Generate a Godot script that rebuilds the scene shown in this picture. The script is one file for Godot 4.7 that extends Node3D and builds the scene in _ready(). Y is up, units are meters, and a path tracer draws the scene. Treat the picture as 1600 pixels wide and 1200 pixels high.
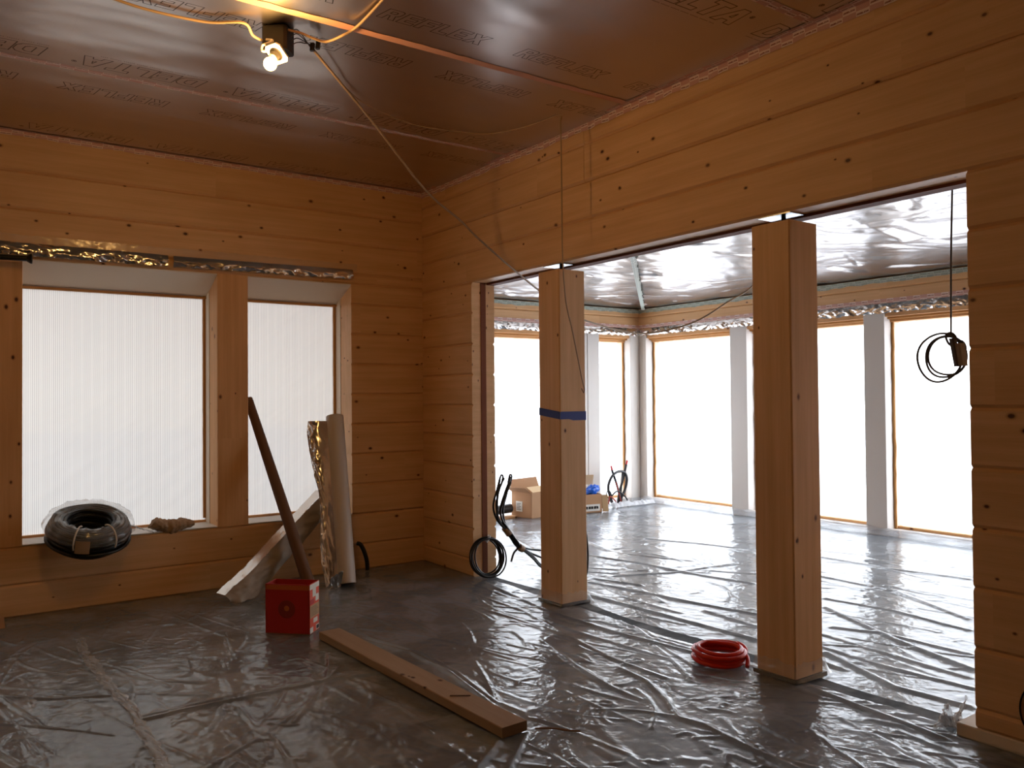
extends Node3D
# Log house interior under construction. x: along the window wall, z: towards the viewer, y up; the room corner is at the origin.

const LOG := 0.2285
const CEIL := 2.955
const CEIL2 := 2.385
const HEAD := 2.15
var rng := RandomNumberGenerator.new()
var M := {}
var used := {}

# ---------------------------------------------------------------- mesh building
class MB:
	var v := PackedVector3Array()
	var n := PackedVector3Array()
	var uv := PackedVector2Array()
	var ix := PackedInt32Array()
	func tri(a, b, c, na, nb, nc, ua = Vector2.ZERO, ub = Vector2.ZERO, uc = Vector2.ZERO):
		var k := v.size()
		v.append_array([a, b, c]); n.append_array([na, nb, nc]); uv.append_array([ua, ub, uc])
		if (b - a).cross(c - a).dot(na + nb + nc) < 0: ix.append_array([k, k + 1, k + 2])
		else: ix.append_array([k, k + 2, k + 1])
	func quad(a, b, c, d, nn, ua = Vector2.ZERO, ub = Vector2.ZERO, uc = Vector2.ZERO, ud = Vector2.ZERO):
		tri(a, b, c, nn, nn, nn, ua, ub, uc); tri(a, c, d, nn, nn, nn, ua, uc, ud)
	func mesh(mat) -> ArrayMesh:
		var a := []; a.resize(Mesh.ARRAY_MAX)
		a[Mesh.ARRAY_VERTEX] = v; a[Mesh.ARRAY_NORMAL] = n; a[Mesh.ARRAY_TEX_UV] = uv; a[Mesh.ARRAY_INDEX] = ix
		var m := ArrayMesh.new()
		m.add_surface_from_arrays(Mesh.PRIMITIVE_TRIANGLES, a)
		m.surface_set_material(0, mat)
		return m
	# a convex section (in the plane of ex, ey) drawn out along dir from o
	func prism(sec: Array, o: Vector3, ex: Vector3, ey: Vector3, dir: Vector3, us := 1.0, vs := 1.0, off := Vector2.ZERO):
		var cen := Vector2.ZERO
		for s in sec: cen += s
		cen /= sec.size()
		var along := dir.length()
		var per := 0.0
		for i in sec.size():
			var p: Vector2 = sec[i]; var q: Vector2 = sec[(i + 1) % sec.size()]
			var a := o + ex * p.x + ey * p.y; var b := o + ex * q.x + ey * q.y
			var nn := (b - a).cross(dir).normalized()
			var mid := (p + q) / 2 - cen
			if nn.dot(ex * mid.x + ey * mid.y) < 0: nn = -nn
			var l := p.distance_to(q)
			quad(a, b, b + dir, a + dir, nn, off + Vector2(0, per * vs), off + Vector2(0, (per + l) * vs), off + Vector2(along * us, (per + l) * vs), off + Vector2(along * us, per * vs))
			per += l
		var dn := dir.normalized()
		for e in 2:
			var base := o + dir * e
			for i in range(1, sec.size() - 1):
				var p0: Vector2 = sec[0]; var p1: Vector2 = sec[i]; var p2: Vector2 = sec[i + 1]
				var nn := dn if e == 1 else -dn
				tri(base + ex * p0.x + ey * p0.y, base + ex * p1.x + ey * p1.y, base + ex * p2.x + ey * p2.y, nn, nn, nn, off + p0 * vs, off + p1 * vs, off + p2 * vs)
	# box between two corners whose edges along its longest axis are chamfered by c
	func box(lo: Vector3, hi: Vector3, c := 0.0, us := 1.0, vs := 1.0, off := Vector2.ZERO):
		var s := hi - lo
		var ax := s.max_axis_index()
		var e := [Vector3.RIGHT, Vector3.UP, Vector3.BACK]
		var d: Vector3 = e[ax] * s[ax]
		var i := (ax + 1) % 3; var j := (ax + 2) % 3
		prism(MB.chamfered(s[i], s[j], c), lo, e[i], e[j], d, us, vs, off)
	static func chamfered(w: float, h: float, c: float) -> Array:
		if c <= 0: return [Vector2(0, 0), Vector2(w, 0), Vector2(w, h), Vector2(0, h)]
		return [Vector2(c, 0), Vector2(w - c, 0), Vector2(w, c), Vector2(w, h - c), Vector2(w - c, h), Vector2(c, h), Vector2(0, h - c), Vector2(0, c)]
	func tube(pts: Array, r, sides := 8, closed := false):
		var count := pts.size()
		var up := Vector3(0.31, 0.9, 0.3).normalized()
		var ring0 := v.size()
		var per := 0.0
		for i in count:
			var t: Vector3
			if closed: t = pts[(i + 1) % count] - pts[(i - 1 + count) % count]
			else: t = pts[min(i + 1, count - 1)] - pts[max(i - 1, 0)]
			t = t.normalized()
			var side := up.cross(t)
			if side.length() < 0.05: side = Vector3(1, 0.2, 0).cross(t)
			side = side.normalized()
			up = t.cross(side)
			var rr: float = r[i] if r is Array else r
			if i > 0: per += pts[i].distance_to(pts[i - 1])
			for k in sides + 1:
				var a := TAU * k / sides
				var nn := side * cos(a) + up * sin(a)
				v.append(pts[i] + nn * rr); n.append(nn); uv.append(Vector2(per, float(k) / sides * TAU * rr))
		var loops := count if closed else count - 1
		for i in loops:
			for k in sides:
				var a := ring0 + i * (sides + 1) + k
				var b := ring0 + ((i + 1) % count) * (sides + 1) + k
				_face(a, a + 1, b + 1); _face(a, b + 1, b)
		if not closed:
			for e in 2:
				var at := 0 if e == 0 else count - 1
				var nn: Vector3 = (pts[0] - pts[1]).normalized() if e == 0 else (pts[count - 1] - pts[count - 2]).normalized()
				var st := ring0 + at * (sides + 1)
				for k in range(1, sides - 1): tri(v[st], v[st + k], v[st + k + 1], nn, nn, nn)
	func _face(a, b, c):
		if (v[b] - v[a]).cross(v[c] - v[a]).dot(n[a] + n[b] + n[c]) < 0: ix.append_array([a, b, c])
		else: ix.append_array([a, c, b])
	# rows x columns of points, smooth
	func grid(nu: int, nv: int, f: Callable, us := 1.0, vs := 1.0, flip := false):
		var k := v.size()
		var p := PackedVector3Array()
		for j in nv + 1:
			for i in nu + 1: p.append(f.call(float(i) / nu, float(j) / nv))
		for j in nv + 1:
			for i in nu + 1:
				var du := p[j * (nu + 1) + min(i + 1, nu)] - p[j * (nu + 1) + max(i - 1, 0)]
				var dv := p[min(j + 1, nv) * (nu + 1) + i] - p[max(j - 1, 0) * (nu + 1) + i]
				var nn := du.cross(dv).normalized()
				v.append(p[j * (nu + 1) + i]); n.append(-nn if flip else nn); uv.append(Vector2(us * i / nu, vs * j / nv))
		for j in nv:
			for i in nu:
				var a := k + j * (nu + 1) + i; var b := a + 1; var c := a + nu + 2; var d := a + nu + 1
				_face(a, b, c); _face(a, c, d)
	func lathe(o: Vector3, axis: Vector3, prof: Array, sides := 24):
		var ax := axis.normalized()
		var s := ax.cross(Vector3(0.2, 0.3, 0.93)).normalized(); var t := ax.cross(s)
		var k := v.size()
		for i in prof.size():
			var d: Vector2 = prof[min(i + 1, prof.size() - 1)] - prof[max(i - 1, 0)]
			var pn := Vector2(d.y, -d.x).normalized()
			for j in sides + 1:
				var a := TAU * j / sides
				var rad := s * cos(a) + t * sin(a)
				v.append(o + rad * prof[i].x + ax * prof[i].y); n.append((rad * pn.x + ax * pn.y).normalized()); uv.append(Vector2(float(j) / sides, float(i) / prof.size()))
		for i in prof.size() - 1:
			for j in sides:
				var a := k + i * (sides + 1) + j
				_face(a, a + 1, a + sides + 2); _face(a, a + sides + 2, a + sides + 1)

# ---------------------------------------------------------------- naming
func numbered(called: String) -> String:
	if not used.has(called): used[called] = 0; return called
	used[called] += 1
	return "%s_%03d" % [called, used[called]]
func thing(called, label, category, at := Vector3.ZERO, group := "") -> Node3D:
	var o := Node3D.new(); o.name = numbered(called); add_child(o)
	o.position = at; o.set_meta("label", label); o.set_meta("category", category)
	if group: o.set_meta("group", group)
	return o
func setting(called, label := "", category := "") -> Node3D:
	var o := Node3D.new(); o.name = called; add_child(o)
	o.set_meta("kind", "structure")
	if label: o.set_meta("label", label)
	if category: o.set_meta("category", category)
	return o
# a part; its mesh is given in room coordinates
func part(called, mb: MB, mat, parent, label := "") -> MeshInstance3D:
	var o := MeshInstance3D.new(); o.name = called
	o.mesh = mb.mesh(mat)
	parent.add_child(o, true)
	var off := Vector3.ZERO
	var q = parent
	while q != self: off += q.position; q = q.get_parent()
	o.position = -off
	if label: o.set_meta("label", label)
	return o
func one(called, label, category, mb: MB, mat, group := ""):
	var o := MeshInstance3D.new(); o.name = numbered(called)
	o.mesh = mb.mesh(mat); add_child(o)
	o.set_meta("label", label); o.set_meta("category", category)
	if group: o.set_meta("group", group)
	return o
func wood_box(called, parent, lo, hi, mat, c := 0.0, label := ""):
	var mb := MB.new()
	mb.box(lo, hi, c, 1 / 3.2, 1 / 1.2, Vector2(rng.randf(), rng.randf()))
	return part(called, mb, mat, parent, label)
func curve(pts: Array, per := 8, closed := false) -> Array:
	var out := []
	var c := pts.size()
	var last := c if closed else c - 1
	for i in last:
		var p0: Vector3 = pts[(i - 1 + c) % c] if closed else pts[max(i - 1, 0)]
		var p1: Vector3 = pts[i]
		var p2: Vector3 = pts[(i + 1) % c]
		var p3: Vector3 = pts[(i + 2) % c] if closed else pts[min(i + 2, c - 1)]
		for k in per: out.append(p1.cubic_interpolate(p2, p0, p3, float(k) / per))
	if not closed: out.append(pts[c - 1])
	return out
func tube_mb(pts, r, per := 8, sides := 8, closed := false) -> MB:
	var mb := MB.new()
	mb.tube(curve(pts, per, closed), r, sides, closed)
	return mb

# ---------------------------------------------------------------- materials
func mat(called, col: Color, rough := 0.8, metal := 0.0) -> StandardMaterial3D:
	var m := StandardMaterial3D.new()
	m.resource_name = called; m.albedo_color = col; m.roughness = rough; m.metallic = metal
	M[called] = m
	return m
func tex(w: int, h: int, data: PackedByteArray) -> ImageTexture:
	return ImageTexture.create_from_image(Image.create_from_data(w, h, false, Image.FORMAT_RGB8, data))
func noise(sd: int, f: float, oct := 3) -> FastNoiseLite:
	var n := FastNoiseLite.new()
	n.seed = sd; n.frequency = f; n.fractal_octaves = oct; n.noise_type = FastNoiseLite.TYPE_SIMPLEX_SMOOTH
	return n
func wood_texture() -> ImageTexture:
	# spruce: 3.2 m x 1.2 m of grain with small knots
	var w := 1536; var h := 640
	var d := PackedByteArray(); d.resize(w * h * 3)
	var a := noise(3, 0.02, 2); var b := noise(9, 0.07, 3); var c := noise(5, 0.006, 2)
	var knots := []
	for i in 46: knots.append([rng.randf() * w, rng.randf() * h, rng.randf_range(1.8, 5.0), rng.randf_range(0.55, 1.0)])
	var kd := PackedFloat32Array(); kd.resize(w * h)
	for k in knots:
		var R := int(k[2] * 2.4) + 2
		for yy in range(-R, R + 1):
			for xx in range(-R, R + 1):
				var dd: float = sqrt(xx * xx * 0.55 + yy * yy) / k[2]
				var s: float = (1.0 - smoothstep(0.6, 1.15, dd)) * k[3] + 0.28 * (1.0 - smoothstep(0.9, 2.0, dd))
				var at := (int(k[1]) + yy + h) % h * w + (int(k[0]) + xx + w) % w
				kd[at] = max(kd[at], s)
	for y in h:
		for x in w:
			var g := a.get_noise_2d(x * 0.05, y * 2.2) * 0.5 + b.get_noise_2d(x * 0.12, y * 3.2) * 0.32 + c.get_noise_2d(x * 0.5, y * 2.0) * 0.45
			var t := clampf(0.5 + g * 0.62, 0, 1)
			var k := kd[y * w + x]
			var r := lerpf(lerpf(208, 232, t), 96, k)
			var gg := lerpf(lerpf(162, 188, t), 54, k)
			var bb := lerpf(lerpf(112, 140, t), 30, k)
			var i := (y * w + x) * 3
			d[i] = int(r); d[i + 1] = int(gg); d[i + 2] = int(bb)
	return tex(w, h, d)
func concrete_texture() -> ImageTexture:
	var w := 1024
	var d := PackedByteArray(); d.resize(w * w * 3)
	var a := noise(21, 0.006, 4); var b := noise(22, 0.05, 3)
	for y in w:
		for x in w:
			var t := clampf(0.5 + a.get_noise_2d(x, y) * 1.25, 0, 1)
			t = smoothstep(0.25, 0.75, t)
			var v := lerpf(62, 116, t) + b.get_noise_2d(x, y) * 14
			var i := (y * w + x) * 3
			d[i] = int(v - 3); d[i + 1] = int(v + 1); d[i + 2] = int(v + 6)
	return tex(w, w, d)
const GLYPH := {
	"R": [[0, 0, 0, 1, .62, 1, .74, .95, .78, .84, .78, .6, .72, .48, .64, .43, .82, 0, .55, 0, .4, .4, .27, .4, .27, 0], [.27, .6, .27, .8, .48, .8, .54, .76, .54, .64, .48, .6]],
	"E": [[0, 0, 0, 1, .75, 1, .75, .78, .27, .78, .27, .62, .68, .62, .68, .4, .27, .4, .27, .22, .75, .22, .75, 0]],
	"F": [[0, 0, 0, 1, .75, 1, .75, .78, .27, .78, .27, .6, .66, .6, .66, .38, .27, .38, .27, 0]],
	"L": [[0, 0, 0, 1, .27, 1, .27, .22, .7, .22, .7, 0]],
	"X": [[0, 0, .28, .5, 0, 1, .32, 1, .45, .72, .58, 1, .9, 1, .62, .5, .9, 0, .58, 0, .45, .28, .32, 0]],
	"D": [[0, 0, 0, 1, .5, 1, .72, .9, .84, .7, .84, .3, .72, .1, .5, 0], [.27, .22, .27, .78, .46, .78, .57, .66, .57, .34, .46, .22]],
	"T": [[.22, 0, .22, .78, 0, .78, 0, 1, .75, 1, .75, .78, .5, .78, .5, 0]],
	"A": [[0, 0, .3, 1, .62, 1, .92, 0, .64, 0, .58, .2, .34, .2, .28, 0], [.4, .4, .52, .4, .46, .68]],
}
func ink_line(im: Image, a: Vector2, b: Vector2, th: int, col: Color):
	var n := int(a.distance_to(b)) + 1
	for i in n + 1:
		var p := a.lerp(b, float(i) / n)
		im.fill_rect(Rect2i(int(p.x) - th / 2, int(p.y) - th / 2, th, th), col)
# outline lettering; x, y of the lower left corner and the height in pixels
func ink(im: Image, word: String, x: float, y: float, hgt: float, th: int, col: Color, gap := 0.13):
	for ch in word:
		var wide := 0.0
		for poly in GLYPH[ch]:
			var n: int = poly.size() / 2
			for i in n:
				var p := Vector2(poly[i * 2], poly[i * 2 + 1]); var k: int = (i + 1) % n
				var q := Vector2(poly[k * 2], poly[k * 2 + 1])
				wide = max(wide, p.x)
				ink_line(im, Vector2(x + (p.x + p.y * 0.22) * hgt, y - p.y * hgt), Vector2(x + (q.x + q.y * 0.22) * hgt, y - q.y * hgt), th, col)
		x += (wide + gap) * hgt
	return x
func foil_print() -> ImageTexture:
	# one repeat, 0.72 m x 1.2 m, of the printed aluminium membrane
	var w := 1024; var h := 1706
	var im := Image.create(w, h, false, Image.FORMAT_RGB8)
	im.fill(Color(0.80, 0.77, 0.75))
	var s := 1422.0
	for i in range(0, h, 7): im.fill_rect(Rect2i(0, i, w, 2), Color(0.74, 0.71, 0.69))
	for i in range(0, w, 7): im.fill_rect(Rect2i(i, 0, 2, h), Color(0.745, 0.715, 0.695))
	var dark := Color(0.24, 0.2, 0.18)
	for k in [-1, 0]:
		ink(im, "REFLEX", 40 + k * w, h - 0.17 * s, 0.098 * s, 5, dark)
		var e: float = ink(im, "DELTA", 101 + k * w, h - 0.97 * s, 0.135 * s, 6, dark, 0.06)
		var c := Vector2(e + 36, h - 1.075 * s)
		for a in 24: ink_line(im, c + Vector2.from_angle(TAU * a / 24) * 15, c + Vector2.from_angle(TAU * (a + 1) / 24) * 15, 4, dark)
		ink(im, "R", c.x - 8, c.y + 8, 15, 3, dark)
		for i in 60:   # the line of small print under the large word
			if i % 7 != 6: im.fill_rect(Rect2i(100 + k * w + i * 12, int(h - 0.945 * s), 7, 8), Color(0.42, 0.38, 0.36))
	return ImageTexture.create_from_image(im)
func tape_texture(base: Color, blok: Color, text: Color) -> ImageTexture:
	var im := Image.create(512, 96, false, Image.FORMAT_RGB8)
	im.fill(base)
	for i in 4:
		im.fill_rect(Rect2i(i * 128, 0, 64, 48), blok); im.fill_rect(Rect2i(i * 128 + 64, 48, 64, 48), blok)
		for k in 2:
			ink(im, "DELTA", i * 128 + 64 * k + 4, 48 * k + 33, 13, 2, text, 0.05)
	return ImageTexture.create_from_image(im)
func rib_texture() -> ImageTexture:
	var w := 504
	var d := PackedByteArray(); d.resize(w * 64 * 3)
	for y in 64:
		for x in w:
			var t := 0.5 + 0.5 * cos(TAU * x / 12.0)
			var v := int(lerpf(172, 205, t) + (5 if (x / 12) % 5 == 0 else 0))
			var i := (y * w + x) * 3
			d[i] = v; d[i + 1] = v; d[i + 2] = int(v * 0.995)
	return tex(w, 64, d)

func make_materials():
	var wt := wood_texture()
	mat("spruce", Color.WHITE, 0.55).albedo_texture = wt
	var raw := mat("raw_spruce", Color(1.0, 0.97, 0.93), 0.75); raw.albedo_texture = wt
	var plankm := mat("grey_board", Color(0.72, 0.74, 0.8), 0.85); plankm.albedo_texture = wt
	mat("white_primer", Color(0.86, 0.84, 0.82), 0.5)
	mat("cream_board", Color(0.88, 0.82, 0.74), 0.6)
	var con := mat("concrete", Color.WHITE, 0.75); con.albedo_texture = concrete_texture()
	con.uv1_triplanar = true; con.uv1_world_triplanar = true; con.uv1_scale = Vector3(0.35, 0.35, 0.35)
	mat("snow", Color(0.93, 0.94, 0.96), 0.9)
	mat("foam", Color(0.72, 0.52, 0.3), 0.9)
	mat("dark_strip", Color(0.46, 0.24, 0.12), 0.8)
	var foil := mat("printed_foil", Color(1, 1, 1), 0.3, 1.0)
	foil.albedo_texture = foil_print()
	var weave := NoiseTexture2D.new(); weave.width = 256; weave.height = 256; weave.seamless = true
	weave.noise = noise(44, 0.05, 2)
	mat("crinkled_foil", Color(0.9, 0.89, 0.88), 0.2, 1.0)
	var roof := mat("wrinkled_foil", Color(0.82, 0.82, 0.82), 0.26, 1.0); roof.albedo_texture = foil.albedo_texture
	var pt := mat("pink_tape", Color(1, 1, 1), 0.4); pt.albedo_texture = tape_texture(Color(0.82, 0.64, 0.6), Color(0.93, 0.85, 0.82), Color(0.5, 0.2, 0.16))
	var gt := mat("grey_tape", Color(1, 1, 1), 0.4); gt.albedo_texture = tape_texture(Color(0.62, 0.66, 0.62), Color(0.78, 0.81, 0.77), Color(0.35, 0.4, 0.38))
	mat("orange_tape", Color(0.86, 0.64, 0.55), 0.45)
	# polythene on the floor: a clear, glossy film with a faint milky tone
	var film := mat("floor_film", Color(0.84, 0.89, 0.94, 0.13), 0.18)
	film.transparency = BaseMaterial3D.TRANSPARENCY_ALPHA; film.metallic_specular = 0.45
	var ft := NoiseTexture2D.new(); ft.width = 512; ft.height = 512; ft.seamless = true; ft.noise = noise(71, 0.02, 4)
	film.heightmap_enabled = true; film.heightmap_scale = 0.3; film.heightmap_texture = ft
	var wrap := mat("wrap_film", Color(0.9, 0.92, 0.94, 0.14), 0.2)
	wrap.transparency = BaseMaterial3D.TRANSPARENCY_ALPHA
	var milky := mat("milky_film", Color(0.9, 0.91, 0.93, 0.55), 0.35)
	milky.transparency = BaseMaterial3D.TRANSPARENCY_ALPHA
	var strip := mat("film_seam", Color(0.86, 0.87, 0.88, 0.3), 0.28)
	strip.transparency = BaseMaterial3D.TRANSPARENCY_ALPHA
	# window coverings
	var rib := mat("ribbed_cover", Color(0.935, 0.935, 0.935, 0.965), 0.6); rib.albedo_texture = rib_texture()
	rib.transparency = BaseMaterial3D.TRANSPARENCY_ALPHA; rib.backlight_enabled = true; rib.backlight = Color(0.93, 0.9, 0.86)
	var clear := mat("window_film", Color(0.95, 0.95, 0.95, 0.4), 0.6)
	clear.transparency = BaseMaterial3D.TRANSPARENCY_ALPHA; clear.backlight_enabled = true; clear.backlight = Color(1, 1, 1)
	mat("black_plastic", Color(0.035, 0.035, 0.04), 0.4)
	mat("grey_conduit", Color(0.16, 0.16, 0.17), 0.45)
	mat("dark_green_pipe", Color(0.02, 0.045, 0.05), 0.4)
	mat("cable_white", Color(0.66, 0.56, 0.45), 0.5)
	mat("cable_brown", Color(0.2, 0.15, 0.12), 0.5)
	mat("brown_box", Color(0.45, 0.38, 0.33), 0.6)
	mat("junction_box", Color(0.12, 0.1, 0.08), 0.6)
	mat("white_plastic", Color(0.9, 0.88, 0.84), 0.4)
	mat("steel", Color(0.75, 0.76, 0.78), 0.25, 1.0)
	mat("black_steel", Color(0.08, 0.08, 0.09), 0.4, 0.6)
	mat("orange_hose", Color(0.86, 0.15, 0.05), 0.35)
	mat("blue_tape", Color(0.06, 0.19, 0.55), 0.55)
	mat("red_card", Color(0.7, 0.11, 0.08), 0.65)
	mat("orange_card", Color(0.75, 0.36, 0.12), 0.6)
	mat("dark_print", Color(0.54, 0.14, 0.1), 0.65)
	mat("white_card", Color(0.88, 0.84, 0.78), 0.6)
	mat("orange_print", Color(0.85, 0.28, 0.1), 0.6)
	mat("tan_print", Color(0.72, 0.55, 0.35), 0.6)
	mat("brown_print", Color(0.35, 0.2, 0.12), 0.6)
	mat("cardboard", Color(0.72, 0.56, 0.42), 0.85)
	mat("pale_cardboard", Color(0.82, 0.7, 0.54), 0.85)
	mat("paper", Color(0.9, 0.9, 0.88), 0.8)
	mat("black_print", Color(0.06, 0.06, 0.06), 0.7)
	mat("blue_bag", Color(0.05, 0.38, 0.85), 0.3)
	mat("brown_tissue", Color(0.7, 0.6, 0.5), 0.85)
	mat("pole_wood", Color(0.42, 0.29, 0.2), 0.7)
	mat("roll_paper", Color(0.8, 0.76, 0.72), 0.45)
	mat("card_back", Color(0.62, 0.56, 0.49), 0.7)
	mat("red_cap", Color(0.8, 0.05, 0.1), 0.45)
	mat("red_cable", Color(0.62, 0.2, 0.13), 0.5)
	mat("brown_tape", Color(0.55, 0.42, 0.3), 0.6)
	mat("dark_disc", Color(0.6, 0.4, 0.24), 0.5)
	mat("sawdust", Color(0.5, 0.33, 0.2), 0.9)
	var glow := mat("bulb_glass", Color(1, 0.95, 0.85), 0.3)
	glow.emission_enabled = true; glow.emission = Color(1.0, 0.82, 0.52); glow.emission_energy_multiplier = 14.0

# ---------------------------------------------------------------- scene
func _ready():
	rng.seed = 7
	var cam := Camera3D.new(); cam.name = "camera"; add_child(cam)
	var yaw := 0.6124; var pit := 0.0165; var rol := -0.0084
	var fw := Vector3(sin(yaw) * cos(pit), sin(pit), -cos(yaw) * cos(pit))
	var r0 := Vector3(cos(yaw), 0, sin(yaw)); var u0 := r0.cross(fw)
	var rr := r0 * cos(rol) + u0 * sin(rol); var uu := u0 * cos(rol) - r0 * sin(rol)
	cam.transform = Transform3D(Basis(rr, uu, -fw), Vector3(-3.188, 1.304, 5.782))
	cam.fov = rad_to_deg(2.0 * atan(600.0 / 1277.2)); cam.near = 0.05; cam.far = 300.0
	cam.current = true
	var env := Environment.new()
	env.background_mode = Environment.BG_SKY
	var sky := Sky.new(); var sm := ProceduralSkyMaterial.new()
	sm.sky_top_color = Color(0.93, 0.96, 1.0); sm.sky_horizon_color = Color(0.96, 0.98, 1.0)
	sm.ground_bottom_color = Color(0.92, 0.94, 0.97); sm.ground_horizon_color = Color(0.94, 0.96, 0.98)
	sm.sky_energy_multiplier = 2.2; sm.ground_energy_multiplier = 2.2
	sky.sky_material = sm; env.sky = sky
	env.tonemap_mode = Environment.TONE_MAPPER_LINEAR
	env.tonemap_exposure = 1.0
	env.sdfgi_enabled = true; env.ssao_enabled = true; env.ssil_enabled = true
	var we := WorldEnvironment.new(); we.name = "surroundings"; we.environment = env; add_child(we)

	make_materials()
	build_shell()
	build_ceiling()
	build_far_room()
	build_floor_film()
	build_posts()
	build_lamp()
	build_left_things()
	build_floor_things()
	build_far_things()

func logs(wall, lo_y: float, hi_y: float, joints: Array, a: Vector3, b: Vector3, thick: Vector3):
	# a log between each pair of joints; a, b: the ends along the wall, thick: towards the outside
	for i in joints.size() - 1:
		var y0: float = max(joints[i], lo_y); var y1: float = min(joints[i + 1], hi_y)
		if y1 - y0 < 0.02: continue
		var lo := Vector3(min(a.x, b.x), y0, min(a.z, b.z)); var hi := Vector3(max(a.x, b.x), y1, max(a.z, b.z))
		lo += Vector3(min(thick.x, 0), 0, min(thick.z, 0)); hi += Vector3(max(thick.x, 0), 0, max(thick.z, 0))
		wood_box("log", wall, lo, hi, M.spruce, 0.0125)

func build_shell():
	var ground := setting("ground", "snow covered ground outside the windows", "ground")
	var mb := MB.new(); mb.box(Vector3(-45, -0.9, -45), Vector3(45, -0.45, 45)); part("snow", mb, M.snow, ground)
	var floor_ := setting("floor", "grey concrete floor slab under the plastic sheet", "floor")
	mb = MB.new(); mb.box(Vector3(-5.4, -0.4, -1.95), Vector3(4.3, 0.0, 8.0)); part("slab", mb, M.concrete, floor_)
	# joints of the two walls, half a log apart
	var jl := []
	for k in range(-2, 13): jl.append(0.424 + 0.2287 * k)
	jl[0] = 0.0
	jl.sort()
	var jr := [0.0]
	for k in range(9, -1, -1): jr.append(HEAD - 0.225 * k)
	jr.append_array([2.376, 2.602, 2.828, 3.06])
	var T := 0.2
	var wl := setting("wall_left", "log wall with the covered windows", "wall")
	logs(wl, 0.0, 0.427, jl, Vector3(-5.2, 0, 0), Vector3(0, 0, 0), Vector3(0, 0, -T))
	logs(wl, 0.427, 2.18, jl, Vector3(-0.615, 0, 0), Vector3(0, 0, 0), Vector3(0, 0, -T))
	logs(wl, 0.427, 2.18, jl, Vector3(-5.2, 0, 0), Vector3(-4.15, 0, 0), Vector3(0, 0, -T))
	logs(wl, 2.18, CEIL + 0.1, jl, Vector3(-5.2, 0, 0), Vector3(0, 0, 0), Vector3(0, 0, -T))
	var wr := setting("wall_right", "short log wall between the room corner and the wide opening", "wall")
	logs(wr, 0.0, HEAD, jr, Vector3(0, 0, -1.82), Vector3(0, 0, 0.737), Vector3(T, 0, 0))
	var wp := setting("wall_pier", "log pier at the right edge", "wall")
	var wt := setting("wall_lintel", "logs of the lintel over the wide opening", "wall")
	logs(wp, 0.05, HEAD, jr, Vector3(0, 0, 4.25), Vector3(0, 0, 7.6), Vector3(T, 0, 0))
	logs(wt, HEAD, 2.6, jr, Vector3(0, 0, -1.82), Vector3(0, 0, 7.6), Vector3(T, 0, 0))
	logs(wt, 2.6, CEIL + 0.1, jr, Vector3(0, 0, -1.82), Vector3(0, 0, 2.017), Vector3(T, 0, 0))
	logs(wt, 2.6, CEIL + 0.1, jr, Vector3(0, 0, 2.02), Vector3(0, 0, 7.6), Vector3(T, 0, 0))
	wood_box("sill_beam", wp, Vector3(0.0, 0, 4.18), Vector3(T - 0.02, 0.05, 7.6), M.cream_board, 0.004, "pale beam under the log pier")
	wood_box("groove_strip", wr, Vector3(0.078, 0.02, 0.737), Vector3(0.122, HEAD, 0.741), M.dark_strip, 0.0, "brown strip in the end of the log wall")
	wood_box("lintel_strip", wt, Vector3(0.13, HEAD - 0.014, 0.74), Vector3(T, HEAD, 4.25), M.dark_strip, 0.0, "brown strip under the edge of the lintel")
	var wb := setting("wall_back", "log wall behind the viewer", "wall")
	logs(wb, 0.0, CEIL + 0.1, jl, Vector3(-5.4, 0, 7.6), Vector3(0.2, 0, 7.6), Vector3(0, 0, T))
	var ws := setting("wall_side", "log wall at the left end of the room", "wall")
	logs(ws, 0.0, CEIL + 0.1, jr, Vector3(-5.2, 0, -T), Vector3(-5.2, 0, 7.6), Vector3(-T, 0, 0))
	var eave := setting("eaves", "wooden roof overhang outside the covered windows", "eaves")
	for e in 14: wood_box("soffit_board", eave, Vector3(-5.8, 2.25, -0.34 - 0.145 * e), Vector3(-0.02, 2.275, -0.2 - 0.145 * e), M.spruce, 0.003)
	# window posts of the left wall
	var i := 1
	for x in [[-1.609, -1.398], [-2.978, -2.767]]:
		var t := setting("trim_%d" % i, "wooden post between the covered windows", "window post"); i += 1
		wood_box("post", t, Vector3(x[0], 0.427, -T), Vector3(x[1], 2.18, 0.0), M.raw_spruce, 0.004)
	i = 1
	for x in [[-2.767, -1.609], [-1.398, -0.615], [-4.15, -2.978]]:
		var t := setting("window_%d" % i, ["wide window covered with ribbed white sheet", "narrow window covered with ribbed white sheet", "window covered with ribbed white sheet left of the post"][i - 1], "window"); i += 1
		var z0 := -0.32; var z1 := -T
		mb = MB.new()   # splayed lining under the lintel
		mb.prism([Vector2(0, 2.178), Vector2(0, 2.172), Vector2(-0.27, 2.05), Vector2(-0.32, 2.05), Vector2(-0.32, 2.178)], Vector3(x[0], 0, 0), Vector3.BACK, Vector3.UP, Vector3(x[1] - x[0], 0, 0), 1 / 3.2, 1 / 1.2)
		part("frame_head", mb, M.cream_board, t, "pale splayed lining")
		wood_box("frame_sill", t, Vector3(x[0], 0.35, z0), Vector3(x[1], 0.432, z1), M.white_primer, 0.003)
		wood_box("sill_board", t, Vector3(x[0] + 0.001, 0.428, z1), Vector3(x[1] - 0.001, 0.434, -0.004), M.white_primer)
		wood_box("frame_sill_bead", t, Vector3(x[0], 0.432, z0), Vector3(x[1], 0.447, z0 + 0.03), M.raw_spruce)
		wood_box("frame_side", t, Vector3(x[0] - 0.05, 0.35, z0), Vector3(x[0] + 0.004, 2.2, z1), M.cream_board)
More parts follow.
